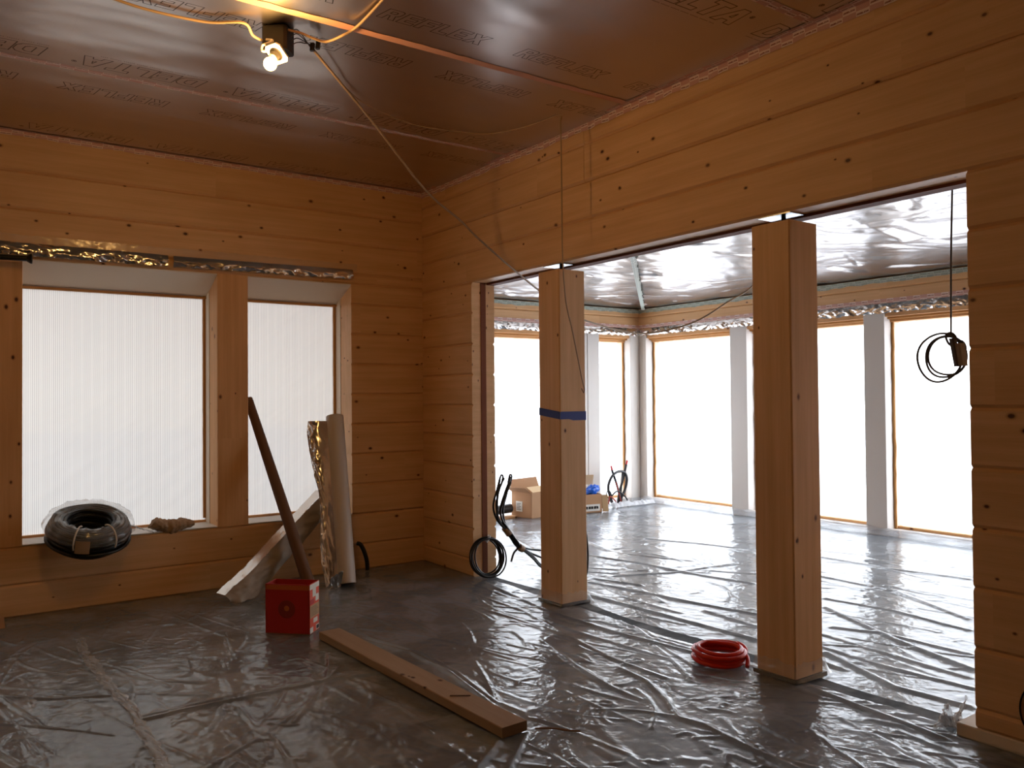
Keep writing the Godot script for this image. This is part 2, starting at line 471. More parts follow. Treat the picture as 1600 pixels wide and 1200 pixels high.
		wood_box("frame_side", t, Vector3(x[1] - 0.004, 0.35, z0), Vector3(x[1] + 0.05, 2.2, z1), M.cream_board)
		wood_box("frame_bead", t, Vector3(x[1] - 0.02, 0.46, z0), Vector3(x[1] - 0.004, 2.05, z0 + 0.03), M.foam)
		wood_box("frame_bead", t, Vector3(x[0] + 0.004, 2.03, z0), Vector3(x[1] - 0.004, 2.045, z0 + 0.05), M.foam)
		mb = MB.new()
		var wave := noise(60 + i, 1.6, 2)
		mb.grid(50, 70, func(u, v):
			var X := lerpf(x[0], x[1], u); var Y := lerpf(0.44, 2.1, v)
			return Vector3(X, Y, z0 + 0.012 + 0.006 * wave.get_noise_2d(X + 0.7 * Y, (Y - 0.7 * X) * 4.0)), (x[1] - x[0]) / 0.5, 1.0)
		part("cover_sheet", mb, M.ribbed_cover, t, "ribbed white plastic sheet")

func strip_tape(parent, called, a: Vector3, b: Vector3, across: Vector3, off: Vector3, m, wob := 0.004, step := 0.5):
	var mb := MB.new()
	var L := a.distance_to(b)
	var nz := noise(int(L * 100), 3.0, 2)
	mb.grid(int(L / 0.04), 3, func(u, v): return a.lerp(b, u) + across * (v + (nz.get_noise_1d(u * L * 2.0) * 0.25 if v > 0.5 else 0.0)) + off * (1.0 + nz.get_noise_2d(u * L * 4.0, v) * wob * 60.0), L / step, 1.0)
	return part(called, mb, m, parent)

func foil_sheet(parent, x0: float, x1: float, z0: float, z1: float, y: float, org: float, flip: bool, bulge: float, sd: int):
	var mb := MB.new()
	var nz := noise(sd, 1.0, 2)
	var nu := int((x1 - x0) / 0.05); var nv := int((z1 - z0) / 0.03)
	mb.grid(nu, nv, func(u, v):
		var X := lerpf(x0, x1, u); var Z := lerpf(z0, z1, v)
		var w := nz.get_noise_2d(X * 0.55, Z * 2.6) * 0.007 + nz.get_noise_2d(X * 1.4 + 9.0, Z * 5.5) * 0.0025
		return Vector3(X, y - bulge * 4.0 * v * (1.0 - v) + w * sin(PI * v) * smoothstep(0.0, 0.08, min(u, 1.0 - u)), Z), 1.0, 1.0)
	for i in mb.v.size():
		var p := mb.v[i]
		mb.uv[i] = Vector2((org - p.x) / 0.72, (p.z - z0) / 1.2) if flip else Vector2((p.x - org) / 0.72, (z1 - p.z) / 1.2)
	return part("foil_sheet", mb, M.printed_foil, parent, "printed aluminium foil sheet")

func build_ceiling():
	var c := setting("ceiling", "ceiling lined with printed aluminium foil", "ceiling")
	var mb := MB.new(); mb.box(Vector3(-5.4, CEIL + 0.03, -0.4), Vector3(0.2, CEIL + 0.25, 7.8)); part("roof_deck", mb, M.raw_spruce, c)
	foil_sheet(c, -5.2, 0.0, 0.0, 1.27, CEIL, -1.393, true, 0.006, 5)
	foil_sheet(c, -5.2, 0.0, 1.23, 2.43, CEIL - 0.0005, -0.542, true, 0.008, 6)
	foil_sheet(c, -5.2, 0.0, 2.42, 3.62, CEIL, -1.674, false, 0.004, 7)
	foil_sheet(c, -5.2, 0.0, 3.61, 4.81, CEIL - 0.0005, -0.9, true, 0.005, 8)
	foil_sheet(c, -5.2, 0.0, 4.80, 6.0, CEIL, -0.4, false, 0.005, 9)
	foil_sheet(c, -5.2, 0.0, 5.99, 7.6, CEIL - 0.0005, -0.6, true, 0.005, 10)
	strip_tape(c, "seam_tape", Vector3(-5.2, CEIL - 0.0016, 2.398), Vector3(-0.02, CEIL - 0.0016, 2.398), Vector3(0, 0, 0.05), Vector3(0, -0.001, 0), M.orange_tape)
	strip_tape(c, "seam_tape", Vector3(-5.2, CEIL - 0.0016, 1.225), Vector3(-0.02, CEIL - 0.0016, 1.225), Vector3(0, 0, 0.05), Vector3(0, -0.001, 0), M.pink_tape)
	strip_tape(c, "seam_tape", Vector3(-5.2, CEIL - 0.0016, 3.595), Vector3(-0.02, CEIL - 0.0016, 3.595), Vector3(0, 0, 0.05), Vector3(0, -0.001, 0), M.pink_tape)
	# tape along the walls: one half on the foil, the other on the logs
	strip_tape(c, "edge_tape", Vector3(-5.2, CEIL - 0.003, 0.005), Vector3(0, CEIL - 0.003, 0.005), Vector3(0, 0, 0.035), Vector3(0, -0.001, 0), M.pink_tape)
	strip_tape(c, "edge_tape", Vector3(-5.2, CEIL - 0.003, 0.003), Vector3(0, CEIL - 0.003, 0.003), Vector3(0, -0.03, 0), Vector3(0, 0, 0.002), M.pink_tape)
	strip_tape(c, "edge_tape", Vector3(-0.005, CEIL - 0.003, 0), Vector3(-0.005, CEIL - 0.003, 7.6), Vector3(-0.045, 0, 0), Vector3(0, -0.001, 0), M.pink_tape)
	strip_tape(c, "edge_tape", Vector3(-0.003, CEIL - 0.003, 0), Vector3(-0.003, CEIL - 0.003, 7.6), Vector3(0, -0.045, 0), Vector3(-0.002, 0, 0), M.pink_tape)

func crinkle(called, label, cat, a: Vector3, b: Vector3, down: Vector3, out: Vector3, amp: float, m, sd: int, group := ""):
	# a crumpled strip of foil from a to b; down: its width, out: away from the wall
	var mb := MB.new()
	var L := a.distance_to(b)
	var nz := noise(sd, 1.0, 3); nz.fractal_type = FastNoiseLite.FRACTAL_RIDGED
	mb.grid(int(L / 0.015), 8, func(u, v):
		var k := nz.get_noise_2d(u * L * 6.0, v * 1.2)
		var e := nz.get_noise_2d(u * L * 9.0, 33.0)
		return a.lerp(b, u) + down * (v * (1.0 + (0.12 * e if v > 0.8 else 0.0))) + out * (0.012 + sin(v * PI) * 0.012 + amp * (k + 0.4) * (0.3 + v)))
	return one(called, label, cat, mb, m, group)

func far_window(n: int, label: String, o: Vector3, along: Vector3, width: float, outd: Vector3, lo := 0.06, hi := 2.02):
	var t := setting("window_%d" % n, label, "window")
	var bx := func(called, u0, u1, y0, y1, d0, d1, m, lb = ""):
		var mb := MB.new()
		var p: Vector3 = o + along * u0 + outd * d0; var q: Vector3 = o + along * u1 + outd * d1
		mb.box(Vector3(min(p.x, q.x), y0, min(p.z, q.z)), Vector3(max(p.x, q.x), y1, max(p.z, q.z)), 0.002, 1 / 3.2, 1 / 1.2, Vector2(rng.randf(), rng.randf()))
		part(called, mb, m, t, lb)
	bx.call("frame_head", 0.0, width, hi - 0.045, hi + 0.06, 0.10, 0.22, M.raw_spruce)
	bx.call("frame_head", 0.0, width, hi, hi + 0.06, 0.02, 0.10, M.raw_spruce)
	bx.call("foam_joint", 0.0, width, hi - 0.02, hi, 0.055, 0.10, M.foam, "expanded foam joint")
	bx.call("frame_sill", 0.0, width, 0.0, lo, 0.03, 0.22, M.white_primer)
	bx.call("frame_sill_bead", 0.0, width, lo, lo + 0.025, 0.14, 0.2, M.raw_spruce)
	bx.call("frame_side", -0.01, 0.022, 0.0, hi + 0.05, 0.13, 0.22, M.cream_board)
	bx.call("frame_side", width - 0.022, width + 0.01, 0.0, hi + 0.05, 0.13, 0.22, M.cream_board)
	for s in 2:   # irregular bead of foam between post and frame
		var u := 0.012 if s == 0 else width - 0.012
		var pts := []
		for k in 24: pts.append(o + along * (u + rng.randf_range(-0.004, 0.004)) + outd * (0.122 + rng.randf_range(-0.006, 0.006)) + Vector3.UP * (lo + (hi - lo - 0.02) * k / 23.0))
		var fm := MB.new(); fm.tube(pts, 0.013, 6); part("foam_joint", fm, M.foam, t, "expanded foam joint")
	var mb2 := MB.new()
	mb2.grid(30, 40, func(u, v): return o + along * (width * u) + outd * 0.20 + Vector3.UP * lerpf(lo, hi + 0.02, v), 1, 1)
	part("cover_sheet", mb2, M.window_film, t, "translucent white plastic sheet")

func build_far_room():
	var XF := 3.95; var ZF := -1.62; var T := 0.2
	var wf := setting("wall_far_right", "bright window wall of the far room", "wall")
	var wn := setting("wall_far_left", "end window wall of the far room", "wall")
	var hj := [2.08, 2.285, 2.47]
	logs(wf, 2.08, 2.47, hj, Vector3(XF, 0, ZF - T), Vector3(XF, 0, 5.2), Vector3(T, 0, 0))
	logs(wn, 2.08, 2.47, hj, Vector3(0.2, 0, ZF), Vector3(XF, 0, ZF), Vector3(0, 0, -T))
	# white painted posts
	for z in [[-1.82, -1.505], [-0.2, 0.025], [1.39, 1.597], [2.9, 3.1], [4.4, 4.6]]:
		wood_box("window_post", wf, Vector3(XF, 0.0, z[0]), Vector3(XF + T, 2.08, z[1]), M.white_primer, 0.003)
	logs(wf, 0.0, 2.08, [0, .22, .45, .68, .91, 1.14, 1.37, 1.6, 1.83, 2.08], Vector3(XF, 0, 4.6), Vector3(XF, 0, 5.2), Vector3(T, 0, 0))
	for x in [[3.80, 3.949], [3.11, 3.292], [1.0, 1.2]]:
		wood_box("window_post", wn, Vector3(x[0], 0.0, ZF - T), Vector3(x[1], 2.08, ZF), M.white_primer, 0.003)
	wood_box("cover_strip", wn, Vector3(3.06, 0.0, ZF - 0.03), Vector3(3.107, 2.08, ZF - 0.004), M.white_primer, 0.002)
	logs(wn, 0.0, 2.08, [0, .22, .45, .68, .91, 1.14, 1.37, 1.6, 1.83, 2.08], Vector3(0.2, 0, ZF), Vector3(1.0, 0, ZF), Vector3(0, 0, -T))
	var k := 4
	for z in [[-1.505, -0.2, "bright covered window beside the far corner post"], [0.025, 1.39, "bright covered window behind the near wooden post"], [1.597, 2.9, "bright covered window behind the hanging cable coil"], [3.1, 4.4, "bright covered window hidden behind the log pier"]]:
		far_window(k, z[2], Vector3(XF, 0, z[0]), Vector3.BACK, z[1] - z[0], Vector3.RIGHT); k += 1
	for x in [[3.292, 3.80, "narrow bright covered window left of the far corner"], [1.2, 3.11, "bright covered window behind the post with blue tape"]]:
		far_window(k, x[2], Vector3(x[0], 0, ZF), Vector3.RIGHT, x[1] - x[0], Vector3.FORWARD); k += 1
	# the third side of the far room, right of the frame
	var we := setting("wall_far_end", "log wall closing the far room behind the log pier", "wall")
	logs(we, 0.0, 2.47, [0, .22, .45, .68, .91, 1.14, 1.37, 1.6, 1.83, 2.08, 2.285, 2.47], Vector3(0.2, 0, 5.0), Vector3(XF, 0, 5.0), Vector3(0, 0, T))
	# ceiling of wrinkled foil
	var c := setting("ceiling_far", "wrinkled foil ceiling of the far room", "ceiling")
	var mb := MB.new(); mb.box(Vector3(0.2, CEIL2 + 0.09, -2.0), Vector3(4.4, CEIL2 + 0.3, 5.5)); part("roof_deck", mb, M.raw_spruce, c)
	mb = MB.new()
	var a := noise(80, 1.0, 3); a.fractal_type = FastNoiseLite.FRACTAL_RIDGED
	var b := noise(81, 0.7, 2)
	var folds := []
	for i in 120:
		var p := Vector2(rng.randf_range(0.2, 3.9), rng.randf_range(-1.6, 4.5)); var an := rng.randfn(0.0, 0.55) + (PI / 2 if rng.randf() < 0.3 else 0.0)
		folds.append([p, p + Vector2.from_angle(an) * rng.randf_range(0.3, 1.3), rng.randf_range(-0.012, 0.016), rng.randf_range(0.016, 0.045)])
	var nx := 160; var nz := 260
	mb.grid(nx, nz, func(u, v):
		var X := lerpf(0.2, 3.95, u); var Z := lerpf(-1.62, 4.8, v)
		var edge: float = min(1.0, min(3.95 - X, Z + 1.62) / 0.25)
		var w := 0.011 * a.get_noise_2d(X * 0.9, Z * 1.2) + 0.028 * b.get_noise_2d(X, Z)
		for f in folds:
			var q: Vector2 = Geometry2D.get_closest_point_to_segment(Vector2(X, Z), f[0], f[1])
			var d: float = q.distance_to(Vector2(X, Z)) / f[3]
			if d < 2.5: w += f[2] * exp(-d * d)
		return Vector3(X, CEIL2 + w * edge, Z), 1.0, 1.0)
	for i in mb.v.size(): mb.uv[i] = Vector2((mb.v[i].z + 1.62) / 0.72, (4.0 - mb.v[i].x) / 1.2)
	part("foil_sheet", mb, M.wrinkled_foil, c, "wrinkled aluminium foil")
	mb = MB.new(); mb.box(Vector3(0.2, CEIL2, 4.75), Vector3(3.95, CEIL2 + 0.02, 5.0)); part("foil_sheet", mb, M.wrinkled_foil, c)
	strip_tape(c, "edge_tape", Vector3(XF - 0.004, 2.375, ZF), Vector3(XF - 0.004, 2.375, 4.6), Vector3(0, -0.042, 0), Vector3(-0.003, 0, 0), M.grey_tape)
	strip_tape(c, "edge_tape", Vector3(XF - 0.004, 2.377, ZF), Vector3(XF - 0.004, 2.377, 4.6), Vector3(-0.04, 0, 0), Vector3(0, -0.003, 0), M.grey_tape)
	strip_tape(c, "edge_tape", Vector3(0.2, 2.375, ZF + 0.004), Vector3(XF, 2.375, ZF + 0.004), Vector3(0, -0.042, 0), Vector3(0, 0, 0.003), M.grey_tape)
	strip_tape(c, "edge_tape", Vector3(0.2, 2.377, ZF + 0.004), Vector3(XF, 2.377, ZF + 0.004), Vector3(0, 0, 0.04), Vector3(0, -0.003, 0), M.grey_tape)
	# tape seam running to the corner
	strip_tape(c, "seam_tape", Vector3(XF - 0.05, CEIL2 - 0.02, ZF + 0.1), Vector3(1.0, CEIL2 - 0.04, 1.35), Vector3(0.03, 0, 0.03), Vector3(0, -0.004, 0), M.grey_tape)
	# tape and foil above the windows
	strip_tape(wf, "window_tape", Vector3(XF - 0.004, 2.185, ZF), Vector3(XF - 0.004, 2.185, 4.6), Vector3(0, -0.06, 0), Vector3(-0.003, 0, 0), M.pink_tape)
	strip_tape(wn, "window_tape", Vector3(0.2, 2.185, ZF + 0.004), Vector3(XF, 2.185, ZF + 0.004), Vector3(0, -0.06, 0), Vector3(0, 0, 0.003), M.pink_tape)
	crinkle("foil_strip", "crumpled foil strip above the far room's right hand windows", "foil strip", Vector3(XF - 0.004, 2.14, ZF + 0.03), Vector3(XF - 0.004, 2.14, 4.6), Vector3(0, -0.085, 0), Vector3(-1, 0, 0), 0.016, M.crinkled_foil, 91)
	crinkle("foil_strip", "crumpled foil strip above the windows left of the far corner", "foil strip", Vector3(0.25, 2.14, ZF + 0.004), Vector3(XF - 0.04, 2.14, ZF + 0.004), Vector3(0, -0.085, 0), Vector3(0, 0, 1), 0.016, M.crinkled_foil, 92)

# ---------------------------------------------------------------- plastic sheet on the floor
func film(called, label, x0: float, x1: float, z0: float, z1: float, step: float, ridges: Array, curls: int, sd: int, edge: Callable):
	var nx := int((x1 - x0) / step); var nz := int((z1 - z0) / step)
	var W := nx + 1
	var h := PackedFloat32Array(); h.resize(W * (nz + 1))
	var a := noise(sd, 1.1, 2); var b := noise(sd + 1, 7.0, 2)
	for j in nz + 1:
		for i in W:
			var X := x0 + i * step; var Z := z0 + j * step
			h[j * W + i] = 0.008 + 0.0035 * a.get_noise_2d(X, Z * 0.6) + 0.0006 * b.get_noise_2d(X * 1.3, Z * 0.5)
	var all := ridges.duplicate()
	rng.seed = sd
	for c in curls:   # short random creases
		var p := Vector2(rng.randf_range(x0, x1), rng.randf_range(z0, z1)); var an := rng.randf() * TAU
		var big := rng.randf() < 0.35
		if big: an = PI / 2 + rng.randfn(0.0, 0.35)
		var pts := [p]; var turn := rng.randfn(0.0, 0.1 if big else 0.5)
		var seg := rng.randf_range(0.06, 0.2) if big else rng.randf_range(0.015, 0.035)
		for k in 4:
			p += Vector2.from_angle(an) * seg; an += turn; pts.append(p)
		all.append([pts, rng.randf_range(0.002, 0.007), rng.randf_range(0.006, 0.012)])
	for rd in all:
		var pts: Array = rd[0]; var hh: float = rd[1]; var ww: float = rd[2]
		for s in pts.size() - 1:
			var p: Vector2 = pts[s]; var q: Vector2 = pts[s + 1]
			var i0: int = max(0, int((min(p.x, q.x) - 2.5 * ww - x0) / step)); var i1: int = min(nx, int((max(p.x, q.x) + 2.5 * ww - x0) / step) + 1)
			var j0: int = max(0, int((min(p.y, q.y) - 2.5 * ww - z0) / step)); var j1: int = min(nz, int((max(p.y, q.y) + 2.5 * ww - z0) / step) + 1)
			for j in range(j0, j1 + 1):
				for i in range(i0, i1 + 1):
					var at := Vector2(x0 + i * step, z0 + j * step)
					var d := Geometry2D.get_closest_point_to_segment(at, p, q).distance_to(at) / ww
					if d < 2.5:
						var v := 0.008 + hh * exp(-d * d)
						if v > h[j * W + i]: h[j * W + i] = v
	var mb := MB.new()
	mb.v.resize(W * (nz + 1)); mb.n.resize(W * (nz + 1)); mb.uv.resize(W * (nz + 1))
	for j in nz + 1:
		for i in W:
			var k := j * W + i
			var X := x0 + i * step; var Z := z0 + j * step
			var p := Vector3(X, max(h[k], 0.003), Z)
			mb.v[k] = edge.call(p)
			var dx := h[j * W + min(i + 1, nx)] - h[j * W + max(i - 1, 0)]
			var dz := h[min(j + 1, nz) * W + i] - h[max(j - 1, 0) * W + i]
			mb.n[k] = Vector3(-dx, 2.0 * step, -dz).normalized()
			mb.uv[k] = Vector2(X, Z)
	mb.ix.resize(nx * nz * 6)
	var t := 0
	for j in nz:
		for i in nx:
			var k := j * W + i
			mb.ix[t] = k; mb.ix[t + 1] = k + 1; mb.ix[t + 2] = k + W + 1
			mb.ix[t + 3] = k; mb.ix[t + 4] = k + W + 1; mb.ix[t + 5] = k + W
			t += 6
	return one(called, label, "plastic sheet", mb, M.floor_film)

func V(a: Array) -> Array:
	var o := []
	for i in a.size() / 2: o.append(Vector2(a[i * 2], a[i * 2 + 1]))
	return o

func build_floor_film():
	var m1 := V([-2.55, .79, -2.57, 1.06, -2.56, 1.37, -2.55, 1.73, -2.52, 2.05, -2.53, 2.29, -2.53, 2.57, -2.54, 2.72, -2.56, 3.2])
	var near := [[m1, 0.012, 0.016],
		[V([-2.50, 2.19, -2.31, 2.18, -1.99, 2.19, -1.69, 2.20, -1.40, 2.26]), 0.013, 0.014], [V([-2.50, 2.14, -2.2, 2.13, -1.9, 2.15, -1.6, 2.17]), 0.006, 0.012],
		[V([-3.3, 1.3, -3.01, 1.48, -2.78, 1.70, -2.57, 1.81]), 0.009, 0.014],
		[V([-1.34, 1.69, -1.22, 2.06, -1.21, 2.42, -1.27, 2.84, -1.30, 3.07]), 0.014, 0.012],
		[V([-1.28, 1.69, -1.17, 2.1, -1.19, 2.5, -1.25, 2.9]), 0.01, 0.012],
		[V([-1.46, 3.22, -1.66, 3.37, -1.9, 3.6]), 0.014, 0.014], [V([-1.33, 3.22, -1.56, 3.43, -1.75, 3.62]), 0.014, 0.012],
		[V([-0.55, 2.28, -0.67, 2.71, -0.73, 3.05, -0.73, 3.21]), 0.008, 0.014],
		[V([-0.53, 2.87, -0.55, 3.07, -0.65, 3.29, -0.75, 3.45, -0.72, 3.56, -0.74, 3.71, -0.75, 3.89, -0.76, 4.1]), 0.012, 0.014],
		[V([-.05, 0.94, -0.16, 1.79, -0.15, 2.36, -0.09, 2.79, -0.06, 2.95]), 0.012, 0.016], [V([-0.25, 1.58, -0.38, 2.26, -0.46, 2.75, -0.45, 3.09]), 0.008, 0.014],
		[V([-0.49, 1.20, -0.42, 1.82, -0.40, 2.39]), 0.007, 0.014], [V([-.03, 3.56, -0.06, 3.81, -0.08, 4.04, -0.1, 4.18]), 0.014, 0.016],
		[V([-0.93, 1.35, -0.95, 1.98, -0.86, 2.45]), 0.006, 0.012], [V([-.3, 1.0, -.28, 1.6, -.3, 2.3, -.24, 2.9]), 0.007, 0.013]]
	film("plastic_floor_sheet", "wrinkled clear plastic sheet covering the main room's floor", -3.4, 0.055, 0.01, 4.75, 0.0085, near, 1100, 300,
		func(p): return Vector3(min(p.x, 0.055 - 0.03 * sin(p.z * 3.1) * sin(p.z * 3.1)), p.y, p.z))
	var far := [[V([1.97, 2.24, 1.95, 2.82, 1.65, 3.43]), 0.012, 0.018], [V([1.23, 2.79, 0.94, 3.40, 0.79, 3.85]), 0.014, 0.018], [V([0.46, 3.31, 0.27, 3.78, 0.30, 4.08]), 0.014, 0.018],
		[V([2.58, 1.82, 2.60, 2.45, 2.70, 2.93]), 0.012, 0.018], [V([0.89, 3.06, 1.00, 3.29, 1.01, 3.74]), 0.01, 0.016], [V([1.16, 0.66, 1.27, 1.14, 1.32, 1.74, 1.40, 2.11]), 0.012, 0.018],
		[V([0.53, 1.40, 0.62, 1.82, 0.70, 2.30, 0.77, 2.63]), 0.012, 0.018], [V([0.29, 1.68, 0.33, 2.39, 0.36, 2.96, .3, 3.5]), 0.014, 0.016], [V([0.81, 1.36, 1.22, 1.53, 1.86, 1.59]), 0.01, 0.016],
		[V([2.08, 0.38, 2.29, 0.88, 2.40, 1.34]), 0.01, 0.016], [V([1.27, -0.79, 0.84, 0.48, 0.63, 1.35, 0.75, 1.68]), 0.013, 0.018], [V([1.43, 2.65, 1.49, 3.08, 1.43, 3.54]), 0.01, 0.016],
		[V([.6, 2.4, .55, 3.0, .5, 3.6, .55, 4.2]), 0.01, 0.016], [V([.8, 2.6, .72, 3.2, .66, 3.9]), 0.008, 0.016]]
	film("plastic_floor_sheet", "bright wrinkled plastic sheet covering the far room's floor", 0.115, 3.94, -1.6, 4.75, 0.014, far, 520, 320,
		func(p):
			var lift: float = max(0.0, p.x - 3.86) / 0.08 + max(0.0, -1.5 - p.z) / 0.1
			return Vector3(max(p.x, 0.115 + 0.045 * sin(p.z * 2.3 + 1.0) * sin(p.z * 2.3 + 1.0)), p.y + min(lift, 1.0) * 0.055, p.z))
	# the taped seam lying on the sheet, lower left
	var mb := MB.new()
	var c3 := []
	for p in m1: c3.append(Vector3(p.x, 0, p.y))
	var pts := curve(c3, 10)
	var nz := noise(410, 6.0, 2)
	mb.grid(pts.size() - 1, 6, func(u, v):
		var p: Vector3 = pts[int(round(u * (pts.size() - 1)))]
		var w := 0.022 + 0.02 * nz.get_noise_1d(u * 14.0)
		return p + Vector3((v - 0.5) * 2.0 * w, 0.021 + 0.007 * nz.get_noise_2d(u * 16.0, v * 1.2) - 0.006 * absf(v - 0.5), 0.006 * nz.get_noise_2d(u * 20.0, v)))
	one("seam_strip", "crumpled translucent tape seam on the floor sheet at lower left", "tape", mb, M.film_seam)

# ---------------------------------------------------------------- posts in the opening
func build_posts():
	var k := 0
	for d in [[-0.02, 0.19, 1.575, 1.79], [-0.022, 0.188, 3.265, 3.478]]:
		var c := Vector3((d[0] + d[1]) / 2, 0, (d[2] + d[3]) / 2)
		var t = thing("wooden_post", ["square wooden post with blue tape round it", "square wooden post beside the orange hose coil"][k], "post", c, "posts carrying the lintel")
		wood_box("shaft", t, Vector3(d[0], 0.02, d[2]), Vector3(d[1], 2.105, d[3]), M.spruce, 0.006)
		var mb := MB.new(); mb.box(Vector3(d[0] - 0.012, 0.0, d[2] - 0.012), Vector3(d[1] + 0.012, 0.02, d[3] + 0.012), 0.003); part("base_plate", mb, M.black_steel, t)
		mb = MB.new(); mb.box(Vector3(c.x - 0.06, 2.105, c.z - 0.06), Vector3(c.x + 0.06, 2.111, c.z + 0.06)); part("top_plate", mb, M.steel, t, "steel plate")
		mb = MB.new(); mb.box(Vector3(c.x - 0.075, HEAD - 0.007, c.z - 0.09), Vector3(c.x + 0.075, HEAD - 0.001, c.z + 0.09)); part("bearing_plate", mb, M.steel, t, "bright steel plate under the lintel")
		mb = MB.new(); mb.lathe(Vector3(c.x, 2.111, c.z), Vector3.UP, [Vector2(0, 0), Vector2(0.022, 0), Vector2(0.022, 0.014), Vector2(0.011, 0.014), Vector2(0.011, 0.033), Vector2(0, 0.033)], 12); part("jack_bolt", mb, M.black_steel, t, "black levelling bolt")
		# the floor film turned up round the foot
		mb = MB.new()
		var e := 0.006; var ring := [Vector3(d[0] - e, 0, d[2] - e), Vector3(d[1] + e, 0, d[2] - e), Vector3(d[1] + e, 0, d[3] + e), Vector3(d[0] - e, 0, d[3] + e), Vector3(d[0] - e, 0, d[2] - e)]
		var nz := noise(500 + k, 4.0, 2)
		mb.grid(48, 4, func(u, v):
			var s: float = u * 4.0; var i: int = min(3, int(s))
			var p: Vector3 = ring[i].lerp(ring[i + 1], s - i)
			var outw := (p - c) * Vector3(1, 0, 1)
			return p + outw.normalized() * (0.03 * (1.0 - v) * (1.0 - v)) + Vector3.UP * (0.014 + v * (0.07 + 0.02 * nz.get_noise_1d(u * 6.0))))
		part("foot_wrap", mb, M.wrap_film, t, "plastic film turned up round the foot")
		if k == 0:
			mb = MB.new()
			mb.grid(2, 1, func(u, v): return Vector3(d[0] - 0.0015, lerpf(1.19, 1.165, u) + v * 0.048, lerpf(d[2], d[3], u)), 1, 1, true)
			mb.grid(6, 1, func(u, v): return Vector3(lerpf(d[0], d[1], u), 1.165 + v * 0.048 - (0.008 if u > 0.45 and v < 0.5 else 0.0), d[3] + 0.0015), 1, 1, true)
			part("blue_tape", mb, M.blue_tape, t, "blue tape")
		k += 1

